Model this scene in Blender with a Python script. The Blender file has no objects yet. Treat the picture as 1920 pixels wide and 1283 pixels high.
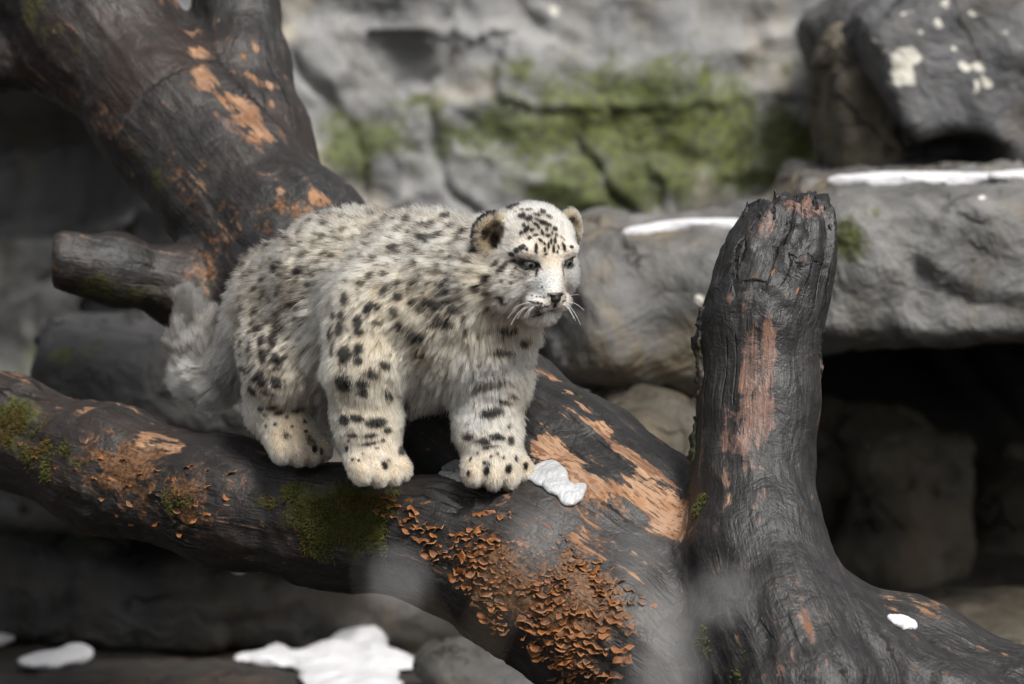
import bpy, bmesh, math, random
import numpy as np
from mathutils import Vector, Matrix
from mathutils.bvhtree import BVHTree
from mathutils.kdtree import KDTree

random.seed(7)
RNG = np.random.default_rng(11)
SC = bpy.context.scene
COL = SC.collection

# ------------------------------------------------------------------ camera, sky, sun, exposure
PITCH = math.radians(7.0)
CAM = np.array([0.0, 0.0, 1.62])
RIGHT = np.array([1.0, 0.0, 0.0])
FWD = np.array([0.0, math.cos(PITCH), -math.sin(PITCH)])
UP = np.array([0.0, math.sin(PITCH), math.cos(PITCH)])
FPX = 7200.0                                   # focal length in pixels of a 1920 wide frame

cam_data = bpy.data.cameras.new('camera')
cam_data.sensor_width = 36.0
cam_data.lens = 36.0 * FPX / 1920.0
cam_data.clip_start = 0.05
cam_data.clip_end = 200.0
cam_data.dof.use_dof = True
cam_data.dof.focus_distance = 5.95
cam_data.dof.aperture_fstop = 3.4
cam = bpy.data.objects.new('camera', cam_data)
COL.objects.link(cam)
cam.location = CAM
cam.rotation_euler = (math.pi / 2 - PITCH, 0, 0)
SC.camera = cam

SUN_ELEV, SUN_AZ = math.radians(52), math.radians(150)   # azimuth clockwise from +Y
world = bpy.data.worlds.new('World')
SC.world = world
world.use_nodes = True
wn, wl = world.node_tree.nodes, world.node_tree.links
wn.clear()
sky = wn.new('ShaderNodeTexSky')
sky.sky_type = 'NISHITA'
sky.sun_disc = False
sky.sun_elevation = SUN_ELEV
sky.sun_rotation = SUN_AZ
sky.dust_density = 4.0
hsv = wn.new('ShaderNodeHueSaturation')
hsv.inputs['Saturation'].default_value = 0.25    # overcast winter sky
bg = wn.new('ShaderNodeBackground')
bg.inputs['Strength'].default_value = 0.075
wo = wn.new('ShaderNodeOutputWorld')
wl.new(sky.outputs[0], hsv.inputs['Color'])
wl.new(hsv.outputs[0], bg.inputs['Color'])
wl.new(bg.outputs[0], wo.inputs['Surface'])

sun_data = bpy.data.lights.new('sun', 'SUN')
sun_data.energy = 3.2
sun_data.angle = math.radians(18)
sun_data.color = (1.0, 0.97, 0.92)
sun = bpy.data.objects.new('sun', sun_data)
COL.objects.link(sun)
sd = Vector((math.sin(SUN_AZ) * math.cos(SUN_ELEV), math.cos(SUN_AZ) * math.cos(SUN_ELEV), math.sin(SUN_ELEV)))
sun.rotation_euler = sd.to_track_quat('Z', 'Y').to_euler()
sun.location = (0, 0, 8)

SC.view_settings.view_transform = 'Standard'
SC.view_settings.look = 'None'
SC.view_settings.exposure = 0.70
SC.view_settings.gamma = 1.0
SC.cycles.use_denoising = True
SC.cycles.max_bounces = 8
SC.cycles.diffuse_bounces = 2
SC.cycles.glossy_bounces = 5
SC.cycles.transmission_bounces = 6
SC.cycles.use_adaptive_sampling = True
SC.cycles.adaptive_threshold = 0.02
SC.cycles.caustics_reflective = False
SC.cycles.caustics_refractive = False

# ------------------------------------------------------------------ helpers
def P(px, py, d):
    """point of the place seen at photo pixel (px, py), d metres in front of the camera"""
    return CAM + d * FWD + (px - 960.0) / FPX * d * RIGHT - (py - 641.5) / FPX * d * UP

def S(d):
    return d / FPX

def project(p):
    q = p - CAM
    d = q @ FWD
    return 960 + FPX * (q @ RIGHT) / d, 641.5 - FPX * (q @ UP) / d, d

def unit(v):
    v = np.asarray(v, float)
    return v / (np.linalg.norm(v, axis=-1, keepdims=True) + 1e-12)

def _hash(ix, iy, iz, seed):
    h = (ix.astype(np.uint32) * np.uint32(374761393) + iy.astype(np.uint32) * np.uint32(668265263)
         + iz.astype(np.uint32) * np.uint32(2246822519) + np.uint32((seed * 3266489917) & 0xffffffff))
    h = (h ^ (h >> np.uint32(13))) * np.uint32(1274126177)
    h = h ^ (h >> np.uint32(16))
    return h.astype(np.float64) / 4294967295.0

def vnoise(p, seed=0):
    """value noise, -1..1"""
    i = np.floor(p).astype(np.int64)
    f = p - i
    u = f * f * f * (f * (f * 6 - 15) + 10)
    r = 0
    for dx in (0, 1):
        wx = u[:, 0] if dx else 1 - u[:, 0]
        for dy in (0, 1):
            wy = u[:, 1] if dy else 1 - u[:, 1]
            for dz in (0, 1):
                wz = u[:, 2] if dz else 1 - u[:, 2]
                r = r + wx * wy * wz * _hash(i[:, 0] + dx, i[:, 1] + dy, i[:, 2] + dz, seed)
    return r * 2 - 1

def fbm(p, octaves=4, seed=0, gain=0.5):
    r, a, t = 0, 1.0, 0
    for o in range(octaves):
        r = r + a * vnoise(p * (2.0 ** o) + 17.3 * o, seed + o)
        t += a
        a *= gain
    return r / t

def facets(p, seed, cell=1.0):
    """chunky planes: signed height of the plane that belongs to the nearest random site"""
    p = p / cell
    i = np.floor(p).astype(np.int64)
    best = np.full(len(p), 1e9); val = np.zeros(len(p))
    for dx in (-1, 0, 1):
        for dy in (-1, 0, 1):
            for dz in (-1, 0, 1):
                a, b, c = i[:, 0] + dx, i[:, 1] + dy, i[:, 2] + dz
                site = np.stack([a + _hash(a, b, c, seed), b + _hash(a, b, c, seed + 1), c + _hash(a, b, c, seed + 2)], 1)
                nrm = np.stack([_hash(a, b, c, seed + 3), _hash(a, b, c, seed + 4), _hash(a, b, c, seed + 5)], 1) - 0.5
                d = p - site
                q = (d * d).sum(1)
                m = q < best
                best[m] = q[m]
                val[m] = (d[m] * nrm[m]).sum(1) + 0.5 * (_hash(a, b, c, seed + 6)[m] - 0.5)
    return val

def smooth(x, a, b):
    t = np.clip((x - a) / (b - a), 0, 1)
    return t * t * (3 - 2 * t)

class Field:
    """signed distance field on a grid, polygonised with surface nets"""
    def __init__(self, lo, hi, h):
        self.lo = np.array(lo, float)
        self.h = h
        n = np.ceil((np.array(hi) - self.lo) / h).astype(int) + 1
        self.F = np.full(n, 1e3, np.float32)

    def block(self, lo, hi):
        a = np.maximum(np.floor((lo - self.lo) / self.h).astype(int), 0)
        b = np.minimum(np.ceil((hi - self.lo) / self.h).astype(int) + 1, self.F.shape)
        if np.any(b <= a):
            return None
        sl = tuple(slice(x, y) for x, y in zip(a, b))
        g = [(self.lo[k] + self.h * np.arange(a[k], b[k])).astype(np.float32) for k in range(3)]
        return sl, g[0][:, None, None], g[1][None, :, None], g[2][None, None, :]

    def _mix(self, sl, d, k, sub=False):
        f = self.F[sl]
        if sub:
            d = -d
            hh = np.clip(0.5 - 0.5 * (f - d) / k, 0, 1)
            self.F[sl] = f * (1 - hh) + d * hh + k * hh * (1 - hh)
        else:
            hh = np.clip(0.5 + 0.5 * (f - d) / k, 0, 1)
            self.F[sl] = f * (1 - hh) + d * hh - k * hh * (1 - hh)

    def cone(self, a, b, ra, rb, k):
        a, b = np.asarray(a, float), np.asarray(b, float)
        m = max(ra, rb) + k + 3 * self.h
        blk = self.block(np.minimum(a, b) - m, np.maximum(a, b) + m)
        if blk is None:
            return
        sl, x, y, z = blk
        ab = (b - a).astype(np.float32)
        L2 = max(float(ab @ ab), 1e-9)
        t = np.clip(((x - a[0]) * ab[0] + (y - a[1]) * ab[1] + (z - a[2]) * ab[2]) / L2, 0, 1)
        d = np.sqrt((x - a[0] - t * ab[0]) ** 2 + (y - a[1] - t * ab[1]) ** 2 + (z - a[2] - t * ab[2]) ** 2) - (ra + t * (rb - ra))
        self._mix(sl, d.astype(np.float32), k)

    def ell(self, c, axes, radii, k, sub=False):
        c = np.asarray(c, float)
        axes = np.asarray(axes, float)
        r = np.asarray(radii, float)
        m = r.max() + k + 3 * self.h
        blk = self.block(c - m, c + m)
        if blk is None:
            return
        sl, x, y, z = blk
        k0 = k1 = 0
        for ax, rr in zip(axes, r):
            q = (x - c[0]) * ax[0] + (y - c[1]) * ax[1] + (z - c[2]) * ax[2]
            k0 = k0 + (q / rr) ** 2
            k1 = k1 + (q / (rr * rr)) ** 2
        k0, k1 = np.sqrt(k0), np.sqrt(k1) + 1e-9
        self._mix(sl, (k0 * (k0 - 1) / k1).astype(np.float32), k, sub)

    def box(self, c, axes, half, rnd, k):
        c = np.asarray(c, float)
        half = np.asarray(half, float)
        m = np.linalg.norm(half) + rnd + k + 3 * self.h
        blk = self.block(c - m, c + m)
        if blk is None:
            return
        sl, x, y, z = blk
        o, mx = 0, -1e9
        for ax, hh in zip(np.asarray(axes, float), half):
            q = np.abs((x - c[0]) * ax[0] + (y - c[1]) * ax[1] + (z - c[2]) * ax[2]) - (hh - rnd)
            o = o + np.maximum(q, 0) ** 2
            mx = np.maximum(mx, q)
        d = np.sqrt(o) + np.minimum(mx, 0) - rnd
        self._mix(sl, d.astype(np.float32), k)

    def nets(self):
        F, h = self.F, self.h
        ins = F < 0
        n = np.array(F.shape) - 1
        def c(A, i, j, k):
            return A[i:i + n[0], j:j + n[1], k:k + n[2]]
        cnt = np.zeros(n, np.int8)
        for i in (0, 1):
            for j in (0, 1):
                for k in (0, 1):
                    cnt += c(ins, i, j, k)
        act = (cnt > 0) & (cnt < 8)
        I = np.argwhere(act)
        idx = np.full(n, -1, np.int32)
        idx[act] = np.arange(len(I))
        V = np.zeros((len(I), 3))
        W = np.zeros(len(I))
        corners = [(i, j, k) for i in (0, 1) for j in (0, 1) for k in (0, 1)]
        val = {q: F[I[:, 0] + q[0], I[:, 1] + q[1], I[:, 2] + q[2]].astype(float) for q in corners}
        for a in corners:
            for ax in range(3):
                if a[ax]:
                    continue
                b = list(a); b[ax] = 1; b = tuple(b)
                fa, fb = val[a], val[b]
                m = (fa < 0) != (fb < 0)
                t = fa[m] / (fa[m] - fb[m])
                p = np.tile(np.array(a, float), (m.sum(), 1))
                p[:, ax] = t
                V[m] += p
                W[m] += 1
        V = self.lo + h * (I + V / W[:, None])
        Q = []
        for ax in range(3):
            o1, o2 = (ax + 1) % 3, (ax + 2) % 3
            s0 = [slice(0, None)] * 3; s1 = [slice(0, None)] * 3
            s0[ax] = slice(0, -1); s1[ax] = slice(1, None)
            A, B = ins[tuple(s0)], ins[tuple(s1)]
            E = np.argwhere(A != B)
            E = E[(E[:, o1] >= 1) & (E[:, o2] >= 1) & (E[:, o1] < n[o1]) & (E[:, o2] < n[o2])]
            fl = A[E[:, 0], E[:, 1], E[:, 2]]
            def g(d1, d2):
                q = E.copy(); q[:, o1] -= d1; q[:, o2] -= d2
                return idx[q[:, 0], q[:, 1], q[:, 2]]
            q = np.stack([g(1, 1), g(0, 1), g(0, 0), g(1, 0)], 1)
            q[~fl] = q[~fl][:, ::-1]
            Q.append(q)
        return V, np.concatenate(Q)

def normals(V, Q):
    n = np.cross(V[Q[:, 2]] - V[Q[:, 0]], V[Q[:, 3]] - V[Q[:, 1]])
    N = np.zeros_like(V)
    for k in range(4):
        np.add.at(N, Q[:, k], n)
    return unit(N)

def link(o, parent=None):
    COL.objects.link(o)
    if parent is not None:
        o.parent = parent
    return o

def meta(o, label=None, cat=None, group=None, kind=None):
    if label: o['label'] = label
    if cat: o['category'] = cat
    if group: o['group'] = group
    if kind: o['kind'] = kind
    return o

def mesh_data(name, V, Q, mat, attrs=None, nrm=None, flat=False):
    me = bpy.data.meshes.new(name)
    Q = np.asarray(Q, np.int32)
    k = Q.shape[1]
    me.vertices.add(len(V))
    me.vertices.foreach_set('co', np.asarray(V, np.float32).ravel())
    me.loops.add(Q.size)
    me.loops.foreach_set('vertex_index', Q.ravel())
    me.polygons.add(len(Q))
    me.polygons.foreach_set('loop_start', np.arange(0, Q.size, k, dtype=np.int32))
    me.polygons.foreach_set('loop_total', np.full(len(Q), k, np.int32))
    me.update(calc_edges=True)
    me.validate()
    if not flat:
        me.polygons.foreach_set('use_smooth', np.ones(len(me.polygons), bool))
    for nm, a in (attrs or {}).items():
        a = np.asarray(a, np.float32)
        if a.ndim == 1:
            at = me.attributes.new(nm, 'FLOAT', 'POINT'); at.data.foreach_set('value', a)
        elif a.shape[1] == 3:
            at = me.attributes.new(nm, 'FLOAT_VECTOR', 'POINT'); at.data.foreach_set('vector', a.ravel())
        else:
            at = me.attributes.new(nm, 'FLOAT_COLOR', 'POINT'); at.data.foreach_set('color', a.ravel())
    if nrm is not None:
        me.normals_split_custom_set_from_vertices(np.asarray(nrm, np.float32).tolist())
    if mat:
        me.materials.append(mat)
    return me

def mesh(name, V, Q, mat, parent=None, **kw):
    return link(bpy.data.objects.new(name, mesh_data(name, V, Q, mat, **kw)), parent)

def empty(name, loc):
    o = bpy.data.objects.new(name, None)
    o.empty_display_size = 0.05
    o.location = loc
    return link(o)

def keep(o, parent):
    """parent o and keep its world place"""
    o.parent = parent
    o.matrix_parent_inverse = Matrix.Translation(-Vector(parent.location))
    return o

def bvh_of(V, Q):
    return BVHTree.FromPolygons([tuple(v) for v in V.tolist()], [tuple(q) for q in Q.tolist()])

def cast(bvh, px, py):
    """world point and normal of the surface that stands at a photo pixel"""
    d = unit(P(px, py, 1.0) - CAM)
    loc, nor, _, _ = bvh.ray_cast(Vector(CAM), Vector(d))
    if loc is None:
        return None, None
    return np.array(loc), np.array(nor)

def blobs(V, centres, power=2.0):
    """soft painted patches: centres = [(xyz, radius m, weight)]"""
    r = np.zeros(len(V))
    for c, rad, w in centres:
        d2 = ((V - c) ** 2).sum(1) / (rad * rad)
        m = d2 < 9
        r[m] += w * np.exp(-(d2[m] ** (power / 2)))
    return r

# ------------------------------------------------------------------ materials
class Mat:
    def __init__(self, name):
        self.m = bpy.data.materials.new(name)
        self.m.use_nodes = True
        self.n, self.l = self.m.node_tree.nodes, self.m.node_tree.links
        self.n.clear()
        self.out = self.n.new('ShaderNodeOutputMaterial')
        self.b = self.n.new('ShaderNodeBsdfPrincipled')
        self.l.new(self.b.outputs[0], self.out.inputs['Surface'])

    def put(self, sock, v):
        if v is None:
            return
        if isinstance(v, bpy.types.NodeSocket):
            self.l.new(v, sock)
        elif isinstance(v, (tuple, list)) and len(v) == 3 and sock.type == 'RGBA':
            sock.default_value = (*v, 1)
        else:
            sock.default_value = v

    def set(self, name, v):
        self.put(self.b.inputs[name], v)

    def attr(self, name, out='Fac'):
        a = self.n.new('ShaderNodeAttribute'); a.attribute_name = name
        return a.outputs[out]

    def obj(self):
        return self.n.new('ShaderNodeTexCoord').outputs['Object']

    def scale(self, vec, s):
        m = self.n.new('ShaderNodeMapping'); self.l.new(vec, m.inputs['Vector'])
        m.inputs['Scale'].default_value = s if isinstance(s, tuple) else (s, s, s)
        return m.outputs[0]

    def noise(self, vec, s=1.0, detail=4, rough=0.55, dist=0.0):
        t = self.n.new('ShaderNodeTexNoise'); self.l.new(vec, t.inputs['Vector'])
        t.inputs['Scale'].default_value = s; t.inputs['Detail'].default_value = detail
        t.inputs['Roughness'].default_value = rough; t.inputs['Distortion'].default_value = dist
        return t.outputs['Fac']

    def voronoi(self, vec, s, feature='F1'):
        t = self.n.new('ShaderNodeTexVoronoi'); t.feature = feature
        self.l.new(vec, t.inputs['Vector']); t.inputs['Scale'].default_value = s
        return t.outputs['Distance']

    def math(self, op, a, b=0.0, c=0.0):
        t = self.n.new('ShaderNodeMath'); t.operation = op
        for i, v in enumerate((a, b, c)):
            self.put(t.inputs[i], v)
        return t.outputs[0]

    def ramp(self, fac, a, b, c0=None, c1=None):
        """smoothstep a..b -> 0..1"""
        t = self.n.new('ShaderNodeMapRange'); t.interpolation_type = 'SMOOTHSTEP'
        self.put(t.inputs[0], fac); t.inputs[1].default_value = a; t.inputs[2].default_value = b
        return t.outputs[0] if c0 is None else self.mix(t.outputs[0], c0, c1)

    def mix(self, fac, a, b, mode='MIX'):
        t = self.n.new('ShaderNodeMix'); t.data_type = 'RGBA'; t.blend_type = mode
        self.put(t.inputs[0], fac); self.put(t.inputs[6], a); self.put(t.inputs[7], b)
        return t.outputs[2]

    def bump(self, height, strength=0.5, dist=0.01, normal=None):
        t = self.n.new('ShaderNodeBump'); self.l.new(height, t.inputs['Height'])
        t.inputs['Strength'].default_value = strength; t.inputs['Distance'].default_value = dist
        if normal: self.l.new(normal, t.inputs['Normal'])
        return t.outputs[0]

def rock_material(name, dark, light, warm, moss_col=(0.055, 0.068, 0.018), rough=0.7, crackw=1.0, relief=0.8):
    M = Mat(name)
    o = M.obj()
    n1 = M.noise(o, 2.2, 4, 0.6, 0.4)
    n2 = M.noise(o, 9.0, 5, 0.62, 0.8)
    n3 = M.noise(o, 45.0, 3, 0.6)
    c = M.ramp(M.math('ADD', M.math('MULTIPLY', n1, 0.5), M.math('MULTIPLY', n2, 0.5)), 0.33, 0.68, dark, light)
    c = M.mix(M.ramp(M.noise(o, 3.3, 3, 0.6, 0.6), 0.5, 0.7), c, warm)
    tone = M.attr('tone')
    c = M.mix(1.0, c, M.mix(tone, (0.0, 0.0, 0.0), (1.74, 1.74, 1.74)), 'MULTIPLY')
    nt = M.n.new('ShaderNodeTexNoise'); M.l.new(o, nt.inputs['Vector']); nt.inputs['Scale'].default_value = 4.0; nt.inputs['Detail'].default_value = 5
    vm = M.n.new('ShaderNodeVectorMath'); vm.operation = 'MULTIPLY_ADD'
    M.l.new(nt.outputs['Color'], vm.inputs[0]); vm.inputs[1].default_value = (0.5, 0.5, 0.5); M.l.new(o, vm.inputs[2])
    crack = M.ramp(M.voronoi(M.scale(vm.outputs[0], (1, 1, 1.8)), 2.6, 'DISTANCE_TO_EDGE'), 0.0, 0.035)
    crack = M.math('MAXIMUM', M.math('MAXIMUM', crack, M.ramp(n1, 0.42, 0.5)), 1.0 - crackw)
    c = M.mix(crack, M.mix(1.0, c, (0.35, 0.34, 0.33), 'MULTIPLY'), c)
    stain = M.ramp(M.noise(M.scale(o, (9, 9, 1.6)), 1.0, 5, 0.6, 0.3), 0.48, 0.72)
    c = M.mix(M.math('MULTIPLY', stain, 0.55), c, M.mix(1.0, c, (0.52, 0.47, 0.38), 'MULTIPLY'))
    mossf = M.ramp(M.math('ADD', M.attr('moss'), M.math('MULTIPLY', M.math('SUBTRACT', M.noise(o, 12, 5, 0.72, 0.6), 0.5), 2.2)), 0.30, 0.95)
    mc = M.mix(M.ramp(M.noise(o, 7, 4), 0.35, 0.65), moss_col, (moss_col[0] * 1.55, moss_col[1] * 1.45, moss_col[2] * 1.0))
    mc = M.mix(M.ramp(n3, 0.35, 0.7), mc, (moss_col[0] * .55, moss_col[1] * .5, moss_col[2] * .6))
    c = M.mix(mossf, c, mc)
    lich = M.ramp(M.math('ADD', M.attr('lichen'), M.math('MULTIPLY', M.math('SUBTRACT', M.noise(o, 22, 3, 0.6), 0.5), 1.0)), 0.45, 0.6)
    c = M.mix(lich, c, (0.52, 0.50, 0.44))
    M.set('Base Color', c)
    M.set('Roughness', M.math('ADD', rough - 0.15, M.math('MULTIPLY', n2, 0.3)))
    hgt = M.math('ADD', M.math('ADD', M.math('MULTIPLY', n2, 1.0), M.math('MULTIPLY', crack, 0.5)), M.math('MULTIPLY', n3, 0.25))
    M.set('Normal', M.bump(hgt, relief, 0.03))
    return M.m

MAT = {}
MAT['cliff'] = rock_material('cliff_rock', (0.13, 0.13, 0.133), (0.27, 0.268, 0.265), (0.27, 0.24, 0.19), (0.060, 0.074, 0.022), 0.75, 0.3, 0.45)
MAT['slab'] = rock_material('slab_rock', (0.09, 0.087, 0.083), (0.31, 0.305, 0.30), (0.27, 0.22, 0.145))
MAT['lichen_rock'] = rock_material('lichen_rock', (0.08, 0.08, 0.085), (0.17, 0.17, 0.175), (0.14, 0.125, 0.11))
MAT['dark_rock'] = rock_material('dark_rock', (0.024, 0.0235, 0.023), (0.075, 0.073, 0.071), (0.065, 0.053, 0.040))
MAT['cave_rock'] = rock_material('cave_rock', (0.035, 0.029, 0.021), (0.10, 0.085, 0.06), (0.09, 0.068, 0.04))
MAT['soil'] = rock_material('soil', (0.016, 0.014, 0.012), (0.042, 0.036, 0.031), (0.055, 0.036, 0.024), rough=0.85)

def wood_material(name):
    M = Mat(name)
    g = M.attr('grain', 'Vector')
    o = M.obj()
    st = M.noise(M.scale(g, (5, 38, 38)), 1.0, 5, 0.62, 0.9)
    fine = M.noise(M.scale(g, (22, 190, 190)), 1.0, 3, 0.6, 0.4)
    co = M.noise(o, 7.0, 3, 0.6, 0.5)
    mid = M.noise(o, 28.0, 4, 0.65, 0.6)
    micro = M.noise(o, 160.0, 2, 0.6)
    c = M.ramp(M.math('ADD', M.math('MULTIPLY', st, 0.6), M.math('MULTIPLY', mid, 0.4)), 0.34, 0.68, (0.0072, 0.0067, 0.0065), (0.040, 0.0385, 0.038))
    c = M.mix(M.ramp(fine, 0.35, 0.7), c, (0.012, 0.011, 0.011))
    c = M.mix(M.math('MULTIPLY', M.ramp(M.noise(o, 4.5, 4, 0.6, 0.8), 0.36, 0.64), M.attr('warm')), c, (0.022, 0.014, 0.011))
    # pale pinkish sapwood showing through in streaks
    pk = M.ramp(M.math('ADD', M.attr('pink'), M.math('ADD', M.math('MULTIPLY', M.math('SUBTRACT', st, 0.5), 2.2), M.math('MULTIPLY', M.math('SUBTRACT', mid, 0.5), 1.8))), 0.42, 0.75)
    c = M.mix(M.math('MULTIPLY', pk, 0.9), c, M.mix(M.ramp(fine, 0.3, 0.7), (0.20, 0.115, 0.088), (0.075, 0.043, 0.036)))
    # brown rotten crust
    cr = M.ramp(M.math('ADD', M.attr('crust'), M.math('MULTIPLY', M.math('SUBTRACT', M.noise(o, 40, 4, 0.7, 0.8), 0.5), 2.4)), 0.4, 0.7)
    c = M.mix(cr, c, M.mix(M.ramp(micro, 0.35, 0.65), (0.05, 0.023, 0.010), (0.15, 0.074, 0.032)))
    # freshly bared wood
    pe = M.ramp(M.math('ADD', M.attr('peel'), M.math('ADD', M.math('MULTIPLY', M.math('SUBTRACT', st, 0.5), 3.4), M.math('ADD', M.math('MULTIPLY', M.math('SUBTRACT', mid, 0.5), 1.8), M.math('MULTIPLY', M.math('SUBTRACT', fine, 0.5), 1.2)))), 0.5, 0.8)
    pc = M.mix(M.ramp(M.math('ADD', M.math('MULTIPLY', fine, 0.5), M.math('MULTIPLY', st, 0.5)), 0.36, 0.62), (0.42, 0.27, 0.17), (0.15, 0.078, 0.045))
    pc = M.mix(M.ramp(co, 0.4, 0.65), pc, (0.32, 0.195, 0.12))
    pc = M.mix(M.ramp(fine, 0.40, 0.50), M.mix(1.0, pc, (0.42, 0.33, 0.27), 'MULTIPLY'), pc)
    pc = M.mix(M.ramp(mid, 0.5, 0.62), pc, M.mix(1.0, pc, (0.85, 0.74, 0.62), 'MULTIPLY'))
    c = M.mix(pe, c, pc)
    # moss film
    mo = M.ramp(M.math('ADD', M.attr('moss'), M.math('MULTIPLY', M.math('SUBTRACT', M.noise(o, 22, 4, 0.68), 0.5), 2.0)), 0.4, 0.75)
    c = M.mix(mo, c, M.mix(M.ramp(micro, 0.35, 0.65), (0.018, 0.020, 0.005), (0.055, 0.050, 0.012)))
    ck = M.voronoi(M.scale(g, (2.6, 24, 24)), 1.0, 'DISTANCE_TO_EDGE')
    ck = M.math('ADD', ck, M.math('MULTIPLY', M.math('SUBTRACT', mid, 0.5), 0.12))
    ck = M.math('MAXIMUM', M.ramp(ck, 0.008, 0.04), M.ramp(M.noise(o, 5.0, 3, 0.5), 0.38, 0.46))
    c = M.mix(ck, (0.004, 0.0035, 0.003), c)
    M.set('Base Color', c)
    r = M.math('ADD', 0.34, M.math('MULTIPLY', mid, 0.36))
    r = M.math('ADD', r, M.math('MULTIPLY', M.math('MAXIMUM', pe, mo), 0.3))
    M.set('Roughness', r)
    M.set('Specular IOR Level', 0.42)
    h1 = M.math('ADD', M.math('MULTIPLY', st, 0.5), M.math('ADD', M.math('MULTIPLY', fine, 0.16), M.math('MULTIPLY', mid, 0.6)))
    h1 = M.math('ADD', h1, M.math('MULTIPLY', micro, 0.1))
    h1 = M.math('ADD', h1, M.math('MULTIPLY', pe, -0.3))
    h1 = M.math('ADD', h1, M.math('MULTIPLY', ck, 0.7))
    M.set('Normal', M.bump(h1, 0.6, 0.015))
    return M.m
MAT['wood'] = wood_material('wet_dead_wood')

def fungus_material():
    M = Mat('bracket_fungus')
    rim = M.attr('rim')
    rnd = M.n.new('ShaderNodeObjectInfo').outputs['Random']
    o = M.obj()
    band = M.noise(M.scale(o, 60.0), 1.0, 3)
    base = M.mix(M.ramp(M.math('ADD', rnd, M.math('MULTIPLY', M.math('SUBTRACT', band, 0.5), 0.8)), 0.1, 0.9), (0.030, 0.009, 0.003), (0.20, 0.062, 0.009))
    c = M.mix(M.ramp(rim, 0.7, 1.02), base, (0.30, 0.13, 0.042))
    M.set('Base Color', c)
    M.set('Roughness', 0.42)
    M.set('Subsurface Weight', 0.0)
    M.set('Normal', M.bump(M.noise(M.scale(o, 300.0), 1.0, 3), 0.4, 0.002))
    return M.m
MAT['fungus'] = fungus_material()

def snow_material(name, col, rough, trans=0.0):
    M = Mat(name)
    o = M.obj()
    n = M.noise(o, 30, 6, 0.6)
    c = M.mix(M.ramp(n, 0.3, 0.7), tuple(x * 0.86 for x in col), col)
    M.set('Base Color', c)
    M.set('Roughness', rough)
    M.set('Transmission Weight', trans)
    M.set('Subsurface Weight', 0.25 if trans == 0 else 0.1)
    M.set('Subsurface Radius', (0.02, 0.02, 0.025))
    M.set('Subsurface Scale', 0.5)
    M.set('Normal', M.bump(M.math('ADD', n, M.noise(o, 120, 4)), 0.5, 0.008))
    return M.m
MAT['snow'] = snow_material('old_snow', (0.58, 0.58, 0.60), 0.75)
MAT['ice'] = snow_material('clouded_ice', (0.60, 0.61, 0.63), 0.22, 0.35)

def hair_material(name, attr):
    M = Mat(name)
    M.n.remove(M.b)
    hb = M.n.new('ShaderNodeBsdfHairPrincipled')
    hb.parametrization = 'COLOR'
    M.l.new(M.attr(attr, 'Color'), hb.inputs['Color'])
    hb.inputs['IOR'].default_value = 1.44
    hb.inputs['Roughness'].default_value = 0.42
    hb.inputs['Radial Roughness'].default_value = 0.55
    hb.inputs['Random Roughness'].default_value = 0.1
    M.l.new(hb.outputs[0], M.out.inputs['Surface'])
    return M.m
MAT['fur'] = hair_material('fur_hair', 'tint')

def moss_material():
    M = Mat('moss_strands')
    M.set('Base Color', M.attr('tint', 'Color'))
    M.set('Roughness', 0.8)
    return M.m
MAT['moss'] = moss_material()

def skin_material():
    M = Mat('skin')
    M.set('Base Color', M.attr('tint', 'Color'))
    M.set('Roughness', 0.6)
    return M.m
MAT['skin'] = skin_material()

def plain(name, col, rough, **kw):
    M = Mat(name)
    o = M.obj()
    n = M.noise(o, 180, 4)
    M.set('Base Color', M.mix(M.ramp(n, 0.3, 0.7), tuple(x * 0.7 for x in col), col))
    M.set('Roughness', rough)
    M.set('Normal', M.bump(n, 0.3, 0.001))
    for k, v in kw.items():
        M.set(k.replace('_', ' '), v)
    return M.m
MAT['nose'] = plain('wet_nose', (0.014, 0.011, 0.011), 0.42)
MAT['whisker'] = plain('whisker', (0.85, 0.84, 0.82), 0.4)
MAT['stem'] = plain('added_stem', (0.22, 0.18, 0.12), 0.7)

def eye_material():
    M = Mat('eye')
    o = M.obj()
    sep = M.n.new('ShaderNodeSeparateXYZ'); M.l.new(o, sep.inputs[0])
    x, y = sep.outputs[0], sep.outputs[1]
    r = M.math('SQRT', M.math('ADD', M.math('MULTIPLY', x, x), M.math('MULTIPLY', y, y)))
    streak = M.noise(M.scale(o, 900.0), 1.0, 4)
    iris = M.mix(M.ramp(streak, 0.3, 0.7), (0.06, 0.064, 0.058), (0.14, 0.145, 0.133))
    iris = M.mix(M.ramp(r, 0.0090, 0.0106), iris, (0.012, 0.012, 0.012))
    c = M.mix(M.ramp(r, 0.0036, 0.0042), (0.004, 0.004, 0.004), iris)
    M.set('Base Color', c)
    M.set('Roughness', 0.08)
    M.set('Coat Weight', 0.6)
    M.set('Coat Roughness', 0.03)
    return M.m
MAT['eye'] = eye_material()

# strands ------------------------------------------------------------------
def strands(name, pts, radius, tint, mat, parent):
    """pts (N, K, 3), radius (N, K), tint (N, K, 3) -> one hair object"""
    N, K, _ = pts.shape
    cu = bpy.data.hair_curves.new(name)
    cu.add_curves([K] * N)
    cu.attributes['position'].data.foreach_set('vector', pts.astype(np.float32).ravel())
    ra = cu.attributes.get('radius') or cu.attributes.new('radius', 'FLOAT', 'POINT')
    ra.data.foreach_set('value', radius.astype(np.float32).ravel())
    ca = cu.attributes.new('tint', 'FLOAT_COLOR', 'POINT')
    t4 = np.concatenate([tint, np.ones((N, K, 1))], 2)
    ca.data.foreach_set('color', t4.astype(np.float32).ravel())
    cu.materials.append(mat)
    o = bpy.data.objects.new(name, cu)
    return link(o, parent)

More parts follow.
